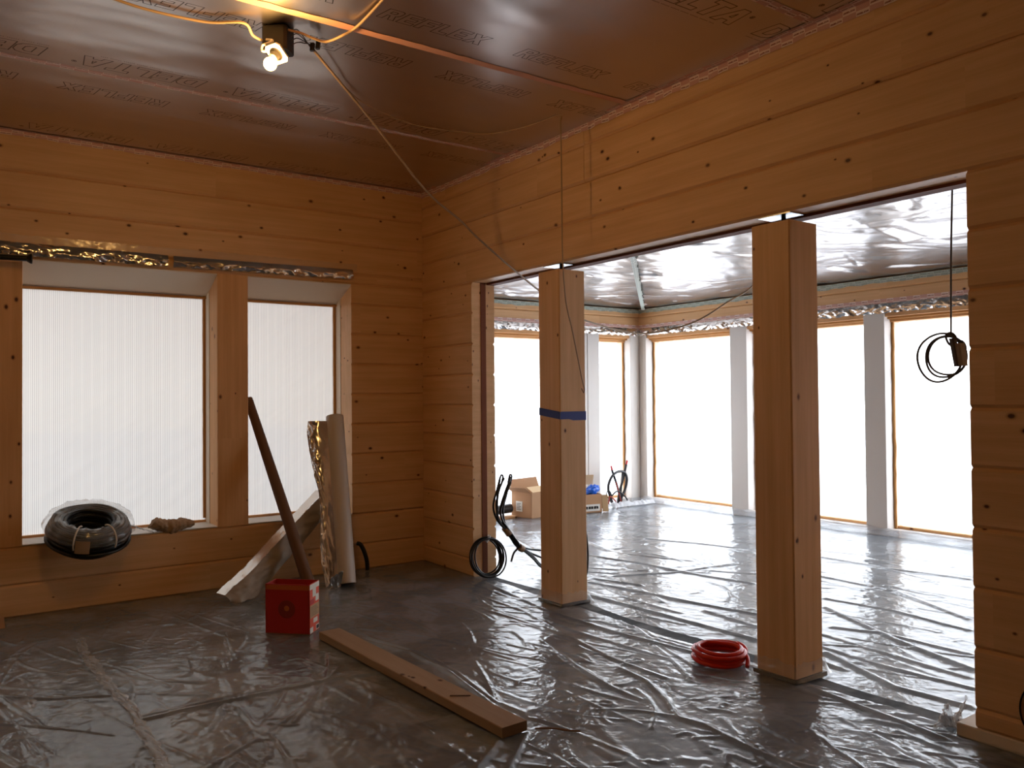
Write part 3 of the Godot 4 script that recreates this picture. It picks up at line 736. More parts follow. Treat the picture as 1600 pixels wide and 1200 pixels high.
# ---------------------------------------------------------------- lamp and cables on the ceiling
func build_lamp():
	var o := Vector3(-1.955, CEIL, 2.24)
	var t = thing("work_lamp", "bare glowing bulb hanging from a junction box on the foil ceiling", "lamp", o)
	var X := Vector3(cos(0.75), 0, sin(0.75)); var Zd := Vector3(-sin(0.75), 0, cos(0.75))   # turned towards the viewer
	var mb := MB.new()
	mb.prism(MB.chamfered(0.115, 0.10, 0.012), o + Vector3(0, -0.112, 0) - X * 0.057 - Zd * 0.05, X, Zd, Vector3(0, 0.104, 0)); part("junction_box", mb, M.junction_box, t, "dark junction box")
	# square white plate with the lampholder, hanging askew
	var pc := o + Vector3(0, -0.145, 0) + X * 0.03 + Zd * 0.075
	var nn := (Vector3(0, -0.75, 0) + Zd * 0.55 - X * 0.25).normalized()
	var px := X.slide(nn).normalized().rotated(nn, 0.35); var py := nn.cross(px)
	mb = MB.new(); mb.prism(MB.chamfered(0.088, 0.088, 0.014), pc - px * 0.044 - py * 0.044, px, py, nn * 0.009); part("holder_plate", mb, M.white_plastic, t, "white square plate")
	mb = MB.new(); mb.lathe(pc + nn * 0.0095, nn, [Vector2(0, 0), Vector2(0.03, 0), Vector2(0.03, 0.003), Vector2(0.021, 0.006), Vector2(0.021, 0.028), Vector2(0.018, 0.032), Vector2(0, 0.032)], 20); part("lampholder", mb, M.junction_box, t, "dark bulb holder")
	mb = MB.new(); mb.tube(curve([o + Vector3(0, -0.1, 0) - X * 0.05 + Zd * 0.052, o + Vector3(0, -0.125, 0) - X * 0.045 + Zd * 0.06, pc - px * 0.04 + py * 0.02 - nn * 0.002], 6), 0.006, 6); part("bracket", mb, M.white_plastic, t)
	mb = MB.new(); mb.tube(curve([o + Vector3(0, -0.075, 0) - X * 0.03 + Zd * 0.055, o + Vector3(0, -0.085, 0) + X * 0.005 + Zd * 0.062, o + Vector3(0, -0.1, 0) - X * 0.045 + Zd * 0.06], 6), 0.006, 6); part("clip", mb, M.white_plastic, t)
	var bc := pc + nn * 0.083 + X * 0.012
	mb = MB.new()
	var prof := [Vector2(0.0, -0.034), Vector2(0.012, -0.034), Vector2(0.013, -0.022)]
	for k in 13: prof.append(Vector2(sin(lerpf(0.6, PI, k / 12.0)) * 0.0285, -cos(lerpf(0.6, PI, k / 12.0)) * 0.0285 + 0.004))
	mb.lathe(bc, nn, prof, 24)
	part("light_bulb", mb, M.bulb_glass, t, "glowing bulb")
	var l := OmniLight3D.new(); l.name = "bulb_light"; l.light_color = Color(1.0, 0.76, 0.44); l.light_energy = 0.5; l.light_size = 0.025; l.omni_range = 14.0; l.omni_attenuation = 2.0; l.shadow_enabled = true
	t.add_child(l); l.position = bc - o
	# connector blocks with their loops of wire beside the box
	var tb = thing("terminal_block", "black cable connectors with wire loops beside the junction box", "connector", Vector3(-1.80, 2.90, 2.26))
	for k in 2:
		mb = MB.new(); var q := Vector3(-1.812 + 0.022 * k, 2.874 + 0.01 * k, 2.262 + 0.012 * k)
		mb.prism(MB.chamfered(0.018, 0.018, 0.003), q, X, Zd, Vector3(0.004, 0.036, 0.0)); part("connector", mb, M.black_plastic, tb)
	for k in 4:
		part("wire", tube_mb([o + X * 0.055 + Vector3(0, -0.03 - 0.02 * k, 0.02), o + X * 0.09 + Vector3(0.0, -0.02 - 0.018 * k, 0.01), Vector3(-1.81, 2.885 + 0.006 * k, 2.268), Vector3(-1.795, 2.88, 2.265)], 0.0022, 6, 5), M.cable_brown, tb)
	var cable := func(label, pts, r, m):
		one("cable", label, "cable", tube_mb(pts, r, 10, 8), m)
	cable.call("pale cable running from the lamp through the opening into the far room", [Vector3(-1.796, 2.890, 2.254), Vector3(-1.350, 2.750, 1.913), Vector3(-0.900, 2.499, 1.678), Vector3(-0.600, 2.376, 1.573), Vector3(-0.420, 2.289, 1.507), Vector3(0.100, 2.115, 1.264), Vector3(0.600, 1.983, 1.019), Vector3(1.000, 1.914, 0.816), Vector3(1.700, 1.840, 0.725), Vector3(2.000, 1.917, 1.028), Vector3(2.150, 2.086, 1.313), Vector3(2.200, 2.176, 1.482), Vector3(2.200, 2.36, 1.73)], 0.0068, M.cable_white)
	cable.call("thin cable looping from the lamp along the ceiling and hanging down before the taped post", [Vector3(-1.790, 2.890, 2.25), Vector3(-1.52, 2.915, 1.91), Vector3(-1.27, 2.925, 1.67), Vector3(-0.9, 2.932, 1.5), Vector3(-0.645, 2.937, 1.505), Vector3(-0.408, 2.94, 1.571), Vector3(-0.285, 2.94, 1.8), Vector3(-0.245, 2.937, 2.08), Vector3(-0.250, 2.88, 2.108), Vector3(-0.250, 2.708, 2.113), Vector3(-0.250, 2.411, 2.114), Vector3(-0.250, 2.115, 2.116), Vector3(-0.250, 1.892, 2.136), Vector3(-0.250, 1.779, 2.163), Vector3(-0.250, 1.704, 2.191), Vector3(-0.250, 1.575, 2.229), Vector3(-0.250, 1.394, 2.282), Vector3(-0.250, 1.353, 2.298), Vector3(-0.250, 1.328, 2.292), Vector3(-0.250, 1.351, 2.276)], 0.0038, M.cable_white)
	cable.call("pale cable coming along the ceiling to the lamp from the left", [Vector3(-3.3, 2.94, 2.25), Vector3(-2.9, 2.937, 2.2), Vector3(-2.674, 2.937, 2.176), Vector3(-2.480, 2.930, 2.157), Vector3(-2.252, 2.932, 2.172), Vector3(-2.116, 2.928, 2.263), Vector3(-2.06, 2.9, 2.225), Vector3(-2.0, 2.88, 2.235)], 0.006, M.cable_white)
	cable.call("cable sagging from the lamp's right side up to the ceiling", [Vector3(-1.93, 2.93, 2.30), Vector3(-1.885, 2.915, 2.333), Vector3(-1.832, 2.900, 2.346), Vector3(-1.775, 2.897, 2.353), Vector3(-1.731, 2.908, 2.426), Vector3(-1.689, 2.935, 2.503), Vector3(-1.702, 2.938, 2.797)], 0.006, M.cable_white)

# ---------------------------------------------------------------- things at the window wall
func build_left_things():
	crinkle("foil_strip", "crumpled foil strip above the wide window", "foil strip", Vector3(-3.4, 2.272, 0.004), Vector3(-1.935, 2.272, 0.004), Vector3(0, -0.075, 0), Vector3(0, 0, 1), 0.018, M.crinkled_foil, 101)
	crinkle("foil_strip", "foil strip above the narrow window", "foil strip", Vector3(-1.9, 2.27, 0.004), Vector3(-0.612, 2.285, 0.004), Vector3(0, -0.07, 0), Vector3(0, 0, 1), 0.010, M.crinkled_foil, 102)
	var mb := MB.new()
	var nz := noise(103, 2.0, 2)
	mb.grid(120, 4, func(u, v): return Vector3(lerpf(-3.4, -0.57, u), lerpf(2.318, 2.262, v) + 0.006 * nz.get_noise_1d(u * 30.0) + 0.012 * u, 0.004 + 0.003 * nz.get_noise_2d(u * 40.0, v * 2.0) + 0.004))
	one("clear_tape", "clear tape along the top of the foil above the left windows", "tape", mb, M.wrap_film)
	# dark pipe at the upper left
	var t = thing("black_pipe", "dark pipe with a flared end by the lintel at far left", "pipe", Vector3(-2.9, 2.16, 0.1))
	mb = MB.new(); mb.lathe(Vector3(-3.35, 2.152, 0.085), Vector3(0.6, 0.011, 0.02), [Vector2(0, 0), Vector2(0.017, 0), Vector2(0.017, 0.6), Vector2(0, 0.6)], 14); part("tube", mb, M.black_plastic, t)
	mb = MB.new(); mb.lathe(Vector3(-2.755, 2.1627, 0.105), Vector3(0.6, 0.011, 0.02), [Vector2(0, 0), Vector2(0.017, 0.0), Vector2(0.03, 0.022), Vector2(0.03, 0.03), Vector2(0, 0.03)], 14); part("flared_end", mb, M.black_plastic, t)
	mb = MB.new(); mb.box(Vector3(-3.0, 2.115, 0.0), Vector3(-2.975, 2.14, 0.115), 0.003); part("bracket", mb, M.black_steel, t)
	# coil of pipe in plastic film on the sill
	var c := Vector3(-2.41, 0.535, 0.075)
	t = thing("pipe_coil", "dark pipe coil wrapped in plastic film on the window sill", "pipe coil", c)
	var ax := Vector3(0.03, 0.93, 0.37).normalized()
	var e1 := Vector3.RIGHT.slide(ax).normalized(); var e2 := ax.cross(e1)
	for lay in 6:
		for q in 5:
			var pts := []
			var R := 0.128 + 0.0235 * q + (0.010 if lay % 2 else 0.0)
			if (lay == 5 or lay == 0) and q == 4: continue
			for k in 40: pts.append(c + e1 * cos(TAU * k / 40) * R + e2 * sin(TAU * k / 40) * R + ax * (-0.118 + 0.028 * lay + 0.003 * sin(k * 0.7 + q)))
			mb = MB.new(); mb.tube(pts, 0.0125, 6, true); part("pipe_winding", mb, M.dark_green_pipe, t)
	mb = MB.new()
	nz = noise(110, 1.0, 3)
	mb.grid(72, 20, func(u, v):
		var a: float = u * TAU; var b: float = lerpf(-0.15, PI * 1.12, v)
		var rad := 0.062 + 0.008 * nz.get_noise_3d(cos(a) * 4.0, sin(a) * 4.0, v * 5.0) + (0.006 if sin(a * 13.0) > 0.7 else 0.0)
		var R: float = 0.188 + rad * 1.1 * cos(b) * (1.0 if cos(b) > 0 else 0.75 + 0.12 * nz.get_noise_1d(u * 30.0))
		return c + (e1 * cos(a) + e2 * sin(a)) * R + ax * (-0.005 + rad * 1.15 * sin(b)), 1, 1, false)
	for i in mb.n.size():
		if mb.n[i].dot(mb.v[i] - c) < 0: mb.n[i] = mb.n[i]
	part("film_wrap", mb, M.wrap_film, t, "clear plastic film")
	mb = MB.new()   # loose tail of film on the right
	mb.grid(16, 8, func(u, v): return c + Vector3(0.23 + 0.14 * u, -0.025 - 0.06 * u + 0.012 * nz.get_noise_2d(u * 9.0, v * 9.0), 0.02 + (v - 0.5) * 0.12 * (1.0 - 0.6 * u)))
	part("film_tail", mb, M.milky_film, t, "loose end of the film")
	for s in [-0.62, 0.62]:
		var pts := []
		for k in 14:
			var b := lerpf(-0.5, 2.2, k / 13.0); var a: float = -PI / 2 + s * 0.75
			pts.append(c + (e1 * cos(a) + e2 * sin(a)) * (0.188 + 0.074 * cos(b)) + ax * (-0.005 + 0.08 * sin(b)))
		mb = MB.new(); mb.tube(pts, 0.005, 6); part("tie", mb, M.white_plastic, t, "pale tie")
	mb = MB.new()
	mb.grid(6, 4, func(u, v):
		var a: float = -PI / 2 - 0.42 + 0.3 * u
		return c + (e1 * cos(a) + e2 * sin(a)) * 0.268 + ax * lerpf(0.03, -0.055, v))
	part("paper_label", mb, M.brown_tissue, t, "paper label")
	# crumpled tissue on the sill
	mb = MB.new()
	nz = noise(120, 1.0, 3); nz.fractal_type = FastNoiseLite.FRACTAL_RIDGED
	mb.grid(30, 22, func(u, v):
		var a: float = v * TAU
		var r := (0.022 + 0.018 * sin(PI * clampf(u * 1.1, 0, 1))) * (1.0 + 0.5 * nz.get_noise_2d(u * 5.0, cos(a) * 1.5)) * (0.3 + 0.7 * smoothstep(0.0, 0.12, u) * (1.0 - 0.5 * smoothstep(0.9, 1.0, u)))
		return Vector3(lerpf(-2.05, -1.76, u), 0.468 + 0.018 * (1.0 - u) * sin(u * 9.0) + r * sin(a), -0.03 + 1.3 * r * cos(a)))
	one("crumpled_paper", "crumpled brown paper on the window sill beside the pipe coil", "paper", mb, M.brown_tissue)
	# leaning pole
	mb = MB.new(); mb.tube([Vector3(-1.15, 0.012, 0.55), Vector3(-1.256, 0.661, 0.215), Vector3(-1.362, 1.31, -0.12)], [0.041, 0.037, 0.031], 14)
	one("wooden_pole", "brown wooden pole leaning against the post between the windows", "pole", mb, M.pole_wood)
	# folded strip of card leaning behind it
	t = thing("folded_card", "long folded strip of pale card leaning below the narrow window", "card strip", Vector3(-1.66, 0, 0.5))
	var A := Vector3(-1.67, 0.0, 0.46); var B := Vector3(-0.86, 0.575, 0.06)
	var dirv := (B - A).normalized()
	var upv := Vector3(-0.45, 0.75, 0.1).slide(dirv).normalized(); var outv := dirv.cross(upv).normalized()
	if outv.z < 0: outv = -outv
	mb = MB.new()
	nz = noise(130, 2.0, 2)
	var base_y := func(p: Vector3): return Vector3(p.x, max(p.y, 0.012), p.z)
	mb.grid(40, 8, func(u, v):
		var fl := 1.0 + 0.35 * smoothstep(0.25, 0.0, u)
		var p: Vector3 = A.lerp(B, u) + upv * (0.06 - 0.15 * v) * fl + outv * (0.03 + 0.02 * sin(v * PI) + 0.018 * nz.get_noise_2d(u * 5.0, v * 2.0) * (1.0 + 2.0 * smoothstep(0.2, 0.0, u)))
		return base_y.call(p), 1, 1)
	part("front_face", mb, M.card_back, t, "pale card face")
	mb = MB.new()
	mb.grid(40, 5, func(u, v):
		var fl := 1.0 + 0.35 * smoothstep(0.25, 0.0, u)
		var p: Vector3 = A.lerp(B, u) + upv * (0.06 * fl + 0.02 * v) + outv * (0.03 - 0.07 * v + 0.008 * nz.get_noise_2d(u * 9.0, v * 3.0))
		return base_y.call(p), 1, 1)
	part("back_face", mb, M.crinkled_foil, t, "foil covered fold")
	# roll of membrane with a foil flap
	var b0 := Vector3(-0.862, 0.01, 0.46); var b1 := Vector3(-0.79, 1.185, 0.085)
	t = thing("membrane_roll", "pale roll of foil membrane leaning in the corner", "roll", b0)
	var rax := (b1 - b0).normalized()
	mb = MB.new(); mb.lathe(b0 + rax * 0.012, rax, [Vector2(0.05, 0.0), Vector2(0.064, 0.0), Vector2(0.064, 1.2), Vector2(0.062, 1.215), Vector2(0.05, 1.215), Vector2(0.048, 1.2), Vector2(0.048, 0.01)], 28); part("roll_body", mb, M.roll_paper, t)
	mb = MB.new()
	nz = noise(140, 1.4, 3); nz.fractal_type = FastNoiseLite.FRACTAL_RIDGED
	mb.grid(16, 60, func(u, v):
		var right: Vector3 = b0.lerp(b1, v * 0.965) + Vector3(-0.062, 0, 0.005)
		var wid := lerpf(0.075, 0.125, smoothstep(0.0, 1.0, v)) + 0.018 * sin(v * 9.0)
		var wob := 0.018 * nz.get_noise_2d(u * 1.2, v * 4.0)
		return right + Vector3(-wid * u, 0.0, -0.05 * u + wob * u - 0.03 * sin(u * PI)), 1, 1)
	var fl = part("foil_flap", mb, M.crinkled_foil, t, "unrolled foil flap")
	mb = MB.new()
	mb.grid(10, 8, func(u, v): return b0 + Vector3(-0.062 - 0.09 * u, 0.004 + 0.12 * v * (1.0 - 0.3 * u) + 0.01 * nz.get_noise_2d(u * 6.0, v * 6.0), 0.03 + 0.05 * v + 0.015 * nz.get_noise_2d(u * 4.0, 9.0 + v * 4.0)))
	part("fold", mb, M.crinkled_foil, fl, "crumpled fold")
	# short black pipe behind the roll
	one("pipe_stub", "short bent black pipe standing by the wall behind the roll", "pipe", tube_mb([Vector3(-0.60, 0.215, 0.05), Vector3(-0.58, 0.205, 0.07), Vector3(-0.555, 0.15, 0.08), Vector3(-0.535, 0.08, 0.08), Vector3(-0.53, 0.012, 0.08)], 0.016, 6, 10), M.black_plastic)
	# scrap of card at the left edge
	mb = MB.new(); mb.prism([Vector2(0, 0), Vector2(0.13, 0.012), Vector2(0.125, 0.075), Vector2(0, 0.06)], Vector3(-3.0, 0.012, 0.3), Vector3(1, 0, 0.25).normalized(), Vector3(0, 1, -0.25).normalized(), Vector3(0, 0.004, 0.012))
	one("card_scrap", "small scrap of pale card on the floor at the left edge", "card scrap", mb, M.cardboard)

func flat_patch(called, parent, o: Vector3, ex: Vector3, ey: Vector3, x0, x1, y0, y1, m, off: Vector3):
	var mb := MB.new(); mb.prism([Vector2(x0, y0), Vector2(x1, y0), Vector2(x1, y1), Vector2(x0, y1)], o + off * 0.0004, ex, ey, off * 0.0008)
	return part(called, mb, m, parent)

func build_floor_things():
	# red carton
	var A := Vector3(-1.698, 0.01, 1.265); var ex := Vector3(0.711, 0, 0.703); var ez := Vector3(0.703, 0, -0.711)
	var w := 0.259; var dd := 0.13; var hh := 0.272; var th := 0.004
	var t = thing("carton", "open red cardboard box standing at the end of the plank", "box", A + ex * w / 2 + ez * dd / 2)
	var panel := func(called, o, a, b, n, m, lb = ""):
		var mb := MB.new(); mb.prism([Vector2(0, 0), Vector2(a.length(), 0), Vector2(a.length(), b.length()), Vector2(0, b.length())], o, a.normalized(), b.normalized(), n * th); return part(called, mb, m, t, lb)
	panel.call("bottom", A, ex * w, ez * dd, Vector3.UP, M.cardboard)
	var fp = panel.call("front_panel", A, ex * w, Vector3.UP * hh, ez, M.red_card, "red printed front")
	panel.call("back_panel", A + ez * dd, ex * w, Vector3.UP * hh, -ez, M.red_card)
	panel.call("side_panel", A, ez * dd, Vector3.UP * hh, ex, M.red_card)
	var sp = panel.call("side_panel", A + ex * w, ez * dd, Vector3.UP * hh, -ex, M.orange_print, "orange side with print")
	flat_patch("print_band", fp, A, ex, Vector3.UP, 0.004, w, hh - 0.03, hh - 0.004, M.orange_card, -ez)
	var mb := MB.new(); mb.lathe(A + ex * 0.125 + Vector3(0, 0.135, 0) - ez * 0.0004, -ez, [Vector2(0, 0.001), Vector2(0.036, 0.001), Vector2(0.05, 0.0002)], 28); part("print_emblem", mb, M.dark_print, fp, "dark round print")
	mb = MB.new(); mb.lathe(A + ex * 0.125 + Vector3(0, 0.14, 0) - ez * 0.0012, -ez, [Vector2(0, 0.001), Vector2(0.014, 0.001), Vector2(0.015, 0.0002)], 20); part("print_emblem", mb, M.orange_card, fp)
	var S := A + ex * w
	flat_patch("print", sp, S, ez, Vector3.UP, 0.002, dd - 0.002, hh - 0.03, hh - 0.002, M.white_card, ex)
	flat_patch("print", sp, S, ez, Vector3.UP, 0.04, 0.085, hh - 0.075, hh - 0.03, M.white_card, ex)
	flat_patch("print", sp, S, ez, Vector3.UP, 0.08, 0.122, hh - 0.105, hh - 0.068, M.white_card, ex)
	flat_patch("print", sp, S, ez, Vector3.UP, 0.01, 0.06, hh - 0.112, hh - 0.085, M.red_card, ex)
	flat_patch("print", sp, S, ez, Vector3.UP, 0.004, dd - 0.004, 0.085, 0.155, M.tan_print, ex)
	for k in 6: flat_patch("print_line", sp, S + ex * 0.0009, ez, Vector3.UP, 0.015, 0.115 - 0.012 * (k % 3), 0.096 + 0.009 * k, 0.0985 + 0.009 * k, M.brown_print, ex)
	flat_patch("print", sp, S, ez, Vector3.UP, 0.05, 0.105, 0.052, 0.078, M.white_card, ex)
	flat_patch("print", sp, S, ez, Vector3.UP, 0.004, 0.045, 0.004, 0.034, M.white_card, ex)
	flat_patch("print", sp, S, ez, Vector3.UP, 0.085, 0.126, 0.006, 0.034, M.white_card, ex)
	for k in 9: flat_patch("bar", sp, S + ex * 0.0009, ez, Vector3.UP, 0.089 + 0.0038 * k, 0.0905 + 0.0038 * k + 0.0008 * (k % 2), 0.01, 0.03, M.black_print, ex)
	# plank
	var f := Vector3(-1.445, 0.012, 1.56); var n := Vector3(-1.375, 0.012, 3.2)
	var dirp := n - f; var side := Vector3(dirp.z, 0, -dirp.x).normalized()
	mb = MB.new(); mb.prism(MB.chamfered(0.122, 0.04, 0.003), f - side * 0.061, side, Vector3.UP, dirp, 1 / 3.2, 1 / 1.2, Vector2(0.1, 0.35))
	t = thing("plank", "weathered wooden plank lying on the floor", "plank", (f + n) / 2)
	part("board", mb, M.grey_board, t)
	part("splinter", tube_mb([Vector3(-1.425, 0.0545, 2.80), Vector3(-1.39, 0.0555, 2.83), Vector3(-1.355, 0.0545, 2.85)], 0.0025, 4, 5), M.brown_print, t, "dark splinter mark")
	one("wood_sliver", "thin brown sliver of wood at the near end of the plank", "wood sliver", tube_mb([Vector3(-1.29, 0.02, 3.215), Vector3(-1.235, 0.022, 3.262), Vector3(-1.2, 0.022, 3.31), Vector3(-1.165, 0.02, 3.34)], 0.004, 4, 5), M.sawdust)
	# orange hose
	var hc := Vector3(-0.07, 0.012, 3.08)
	t = thing("hose_coil", "orange hose coil lying against the near post", "hose", hc)
	var pts := []
	for k in 5 * 36 + 1:
		var a := TAU * k / 36.0 + 0.5; var lp := k / 36.0
		var R := 0.112 + 0.013 * sin(lp * 2.4) - 0.002 * sin(a * 3.0)
		pts.append(hc + Vector3(cos(a) * R, 0.011 + 0.0135 * fmod(lp, 5.0) * 0.9 + 0.004 * sin(a * 2.0), sin(a) * R))
	mb = MB.new(); mb.tube(pts, 0.0105, 8); part("windings", mb, M.orange_hose, t)
	part("loose_end", tube_mb([hc + Vector3(0.02, 0.066, -0.10), hc + Vector3(0.085, 0.067, 0.02), hc + Vector3(0.07, 0.045, 0.1), hc + Vector3(0.04, 0.03, 0.14), hc + Vector3(0.01, 0.012, 0.16)], 0.0105, 8, 8), M.orange_hose, t)
	part("loop", tube_mb([hc + Vector3(0.06, 0.05, -0.09), hc + Vector3(0.14, 0.06, -0.01), hc + Vector3(0.135, 0.045, 0.05), hc + Vector3(0.1, 0.02, 0.07)], 0.0105, 8, 8), M.orange_hose, t)
	# black cable bundle by the end of the log wall
	t = thing("cable_bundle", "upright bundle of black cables looped beside the end of the log wall", "cable bundle", Vector3(0.15, 0.0, 0.95))
	var up := [[0.088, .74, .059, .651, .026, .54, .052, .447, .106, .383], [0.078, .73, .066, .651, .046, .54, .066, .447, .112, .383], [0.165, .726, .114, .624, .075, .513, .096, .42, .117, .382], [0.156, .742, .128, .63, .092, .513, .105, .42, .122, .384], [0.098, .735, .05, .64, .036, .53, .046, .44, .1, .38], [.15, .70, .1, .6, .06, .5, .08, .43, .115, .385]]
	for k in up.size():
		var q := []
		for i in 5: q.append(Vector3(up[k][i * 2], up[k][i * 2 + 1], 0.965 + 0.008 * k))
		q.append(Vector3(0.167 + 0.004 * k, 0.30, 0.975 + 0.004 * k)); q.append(Vector3(0.211 + 0.003 * k, 0.242, 0.975 + 0.004 * k))
		var e := [Vector3(0.279, 0.198, 0.975), Vector3(0.365, 0.129, 0.975), Vector3(0.469, 0.045, 0.95), Vector3(0.62, 0.02, 0.93)] if k % 2 == 0 else [Vector3(0.279, 0.206, 0.975), Vector3(0.365, 0.16, 0.95), Vector3(0.453, 0.12, 0.95), Vector3(0.62, 0.05, 0.9)]
		if k == 5: e = [Vector3(0.225, 0.16, 0.93), Vector3(0.20, 0.1, 0.93)]
		if k == 3: e = [Vector3(0.279, 0.208, 0.975), Vector3(0.365, 0.180, 0.95), Vector3(0.453, 0.164, 0.95), Vector3(0.61, 0.13, 0.9)]
		for v in e: q.append(v + Vector3(0, 0.004 * k, 0))
		part("cable", tube_mb(q, 0.0075, 7, 7), M.black_plastic, t)
	for k in 2:   # the loops at the top
		var x: float = [0.083, 0.16][k]; var y: float = [0.735, 0.733][k]
		part("cable_end", tube_mb([Vector3(x - 0.012, y - 0.04, 0.973), Vector3(x + 0.004, y + 0.016, 0.975), Vector3(x + 0.018, y + 0.006, 0.978), Vector3(x + 0.004, y - 0.04, 0.98)], 0.0065, 7, 7), M.black_plastic, t)
	for q in [[Vector3(0.112, 0.378, 0.983), Vector3(0.148, 0.33, 0.985)], [Vector3(0.235, 0.23, 0.98), Vector3(0.275, 0.208, 0.968)]]:
		mb = MB.new(); mb.tube(q, 0.026, 10); part("tape_band", mb, M.brown_tape, t, "brown tape band")
	t = thing("cable_coil", "round coil of thin black cable leaning on the end of the log wall", "cable coil", Vector3(0.057, 0, 0.86))
	for k in 7:
		pts = []
		var R := 0.125 + 0.006 * (k % 4); var ph := rng.randf() * TAU; var sq := rng.randf_range(0.95, 1.08)
		for i in 44:
			var a := TAU * i / 44
			pts.append(Vector3(0.06 + 0.006 * sin(k * 2.0) + cos(a) * R * sq, 0.155 + sin(a) * R * 0.98, 0.775 + 0.011 * k + 0.05 * (1.0 - (1.0 + sin(a)) * 0.5) + 0.008 * sin(a * 2 + ph)))
		mb = MB.new(); mb.tube(pts, 0.006, 6, true); part("winding", mb, M.black_plastic, t)
	mb = MB.new(); mb.tube([Vector3(0.05, 0.265, 0.83), Vector3(0.075, 0.29, 0.835), Vector3(0.07, 0.31, 0.84)], 0.012, 7); part("tie", mb, M.milky_film, t, "plastic tie")
	one("cable", "black cable rising from the floor behind the taped post", "cable", tube_mb([Vector3(0.44, 0.62, 1.36), Vector3(0.480, 0.52, 1.38), Vector3(0.500, 0.435, 1.394), Vector3(0.505, 0.283, 1.419), Vector3(0.503, 0.151, 1.424), Vector3(0.495, 0.06, 1.409), Vector3(0.46, 0.017, 1.38), Vector3(0.3, 0.017, 1.3)], 0.007, 8, 8), M.black_plastic)
	# cable coil with a box hanging in the opening
	var ho := Vector3(0.35, 1.564, 4.008)
	t = thing("hanging_coil", "thin cable coil with a small box hanging in the opening", "cable coil", ho)
	part("drop_cable", tube_mb([Vector3(0.35, 2.375, 4.03), Vector3(0.35, 2.206, 4.025), Vector3(0.35, 1.892, 4.014), Vector3(0.35, 1.674, 4.010), ho], 0.004, 8, 7), M.cable_brown, t)
	for k in 3:   # loose round loops
		var q := []
		var rad: float = [0.104, 0.092, 0.086][k]; var cz: float = [-0.05, -0.03, -0.022][k]
		for i in 24:
			var a := TAU * i / 24
			q.append(ho + Vector3(0.006 * k, -0.104 + 0.004 * k + sin(a) * rad * (1.0 + 0.05 * sin(a * 2.0 + k)), cz + cos(a) * rad * (0.94 + 0.05 * sin(a + k * 2.0))))
		part("cable_loop", tube_mb(q, 0.0048, 2, 6, true), M.cable_brown, t)
	part("cable_loop", tube_mb([ho + Vector3(0, 0.0, 0.0), ho + Vector3(0, -0.01, -0.022), ho + Vector3(0, -0.045, -0.01), ho + Vector3(0, -0.055, 0.015), ho + Vector3(0, -0.02, 0.02)], 0.005, 8, 6, true), M.cable_brown, t)
	part("cable_loop", tube_mb([ho + Vector3(0, -0.03, 0.02), ho + Vector3(0, -0.04, 0.05), ho + Vector3(0, -0.07, 0.062), ho + Vector3(0, -0.1, 0.05)], 0.0035, 8, 6), M.cable_brown, t)
	mb = MB.new(); mb.prism(MB.chamfered(0.024, 0.024, 0.004), ho + Vector3(-0.02, -0.145, 0.018), Vector3(0.9, 0, 0.35).normalized(), Vector3(-0.35, 0, 0.9).normalized(), Vector3(0.0, 0.12, -0.02)); part("wire_clamp", mb, M.cable_brown, t)
	mb = MB.new(); mb.prism(MB.chamfered(0.035, 0.03, 0.005), ho + Vector3(-0.02, -0.142, 0.03), Vector3(0.9, 0, 0.35).normalized(), Vector3(-0.35, 0, 0.9).normalized(), Vector3(0.0, 0.095, -0.01)); part("box", mb, M.brown_box, t, "small brown box")
	# round cover on the log pier
	t = thing("round_cover", "round dark cover low on the log pier at the right edge", "cover", Vector3(-0.01, 0.17, 4.535))
	mb = MB.new(); mb.lathe(Vector3(0, 0.175, 4.535), Vector3(-1, 0, 0), [Vector2(0, 0.006), Vector2(0.125, 0.006), Vector2(0.125, 0.0)], 40); part("disc", mb, M.dark_disc, t)
	pts = []
	for k in 48: pts.append(Vector3(-0.006, 0.175 + sin(TAU * k / 48) * 0.127, 4.535 + cos(TAU * k / 48) * 0.127))
	mb = MB.new(); mb.tube(pts, 0.0035, 6, true); part("rim", mb, M.black_plastic, t, "black rim")
	# film bunched at the foot of the pier
	mb = MB.new()
	var nz := noise(210, 1.0, 3)
	mb.grid(24, 16, func(u, v): return Vector3(lerpf(-0.05, 0.12, u), 0.012 + 0.11 * v * (0.5 + 0.5 * sin(u * 7.0 + 1.0)) + 0.015 * nz.get_noise_2d(u * 8.0, v * 8.0), 4.165 - 0.05 * (1.0 - v) + 0.02 * nz.get_noise_2d(u * 7.0 + 5.0, v * 6.0)))
	one("film_bunch", "crumpled clear film bunched against the foot of the log pier", "plastic film", mb, M.milky_film)

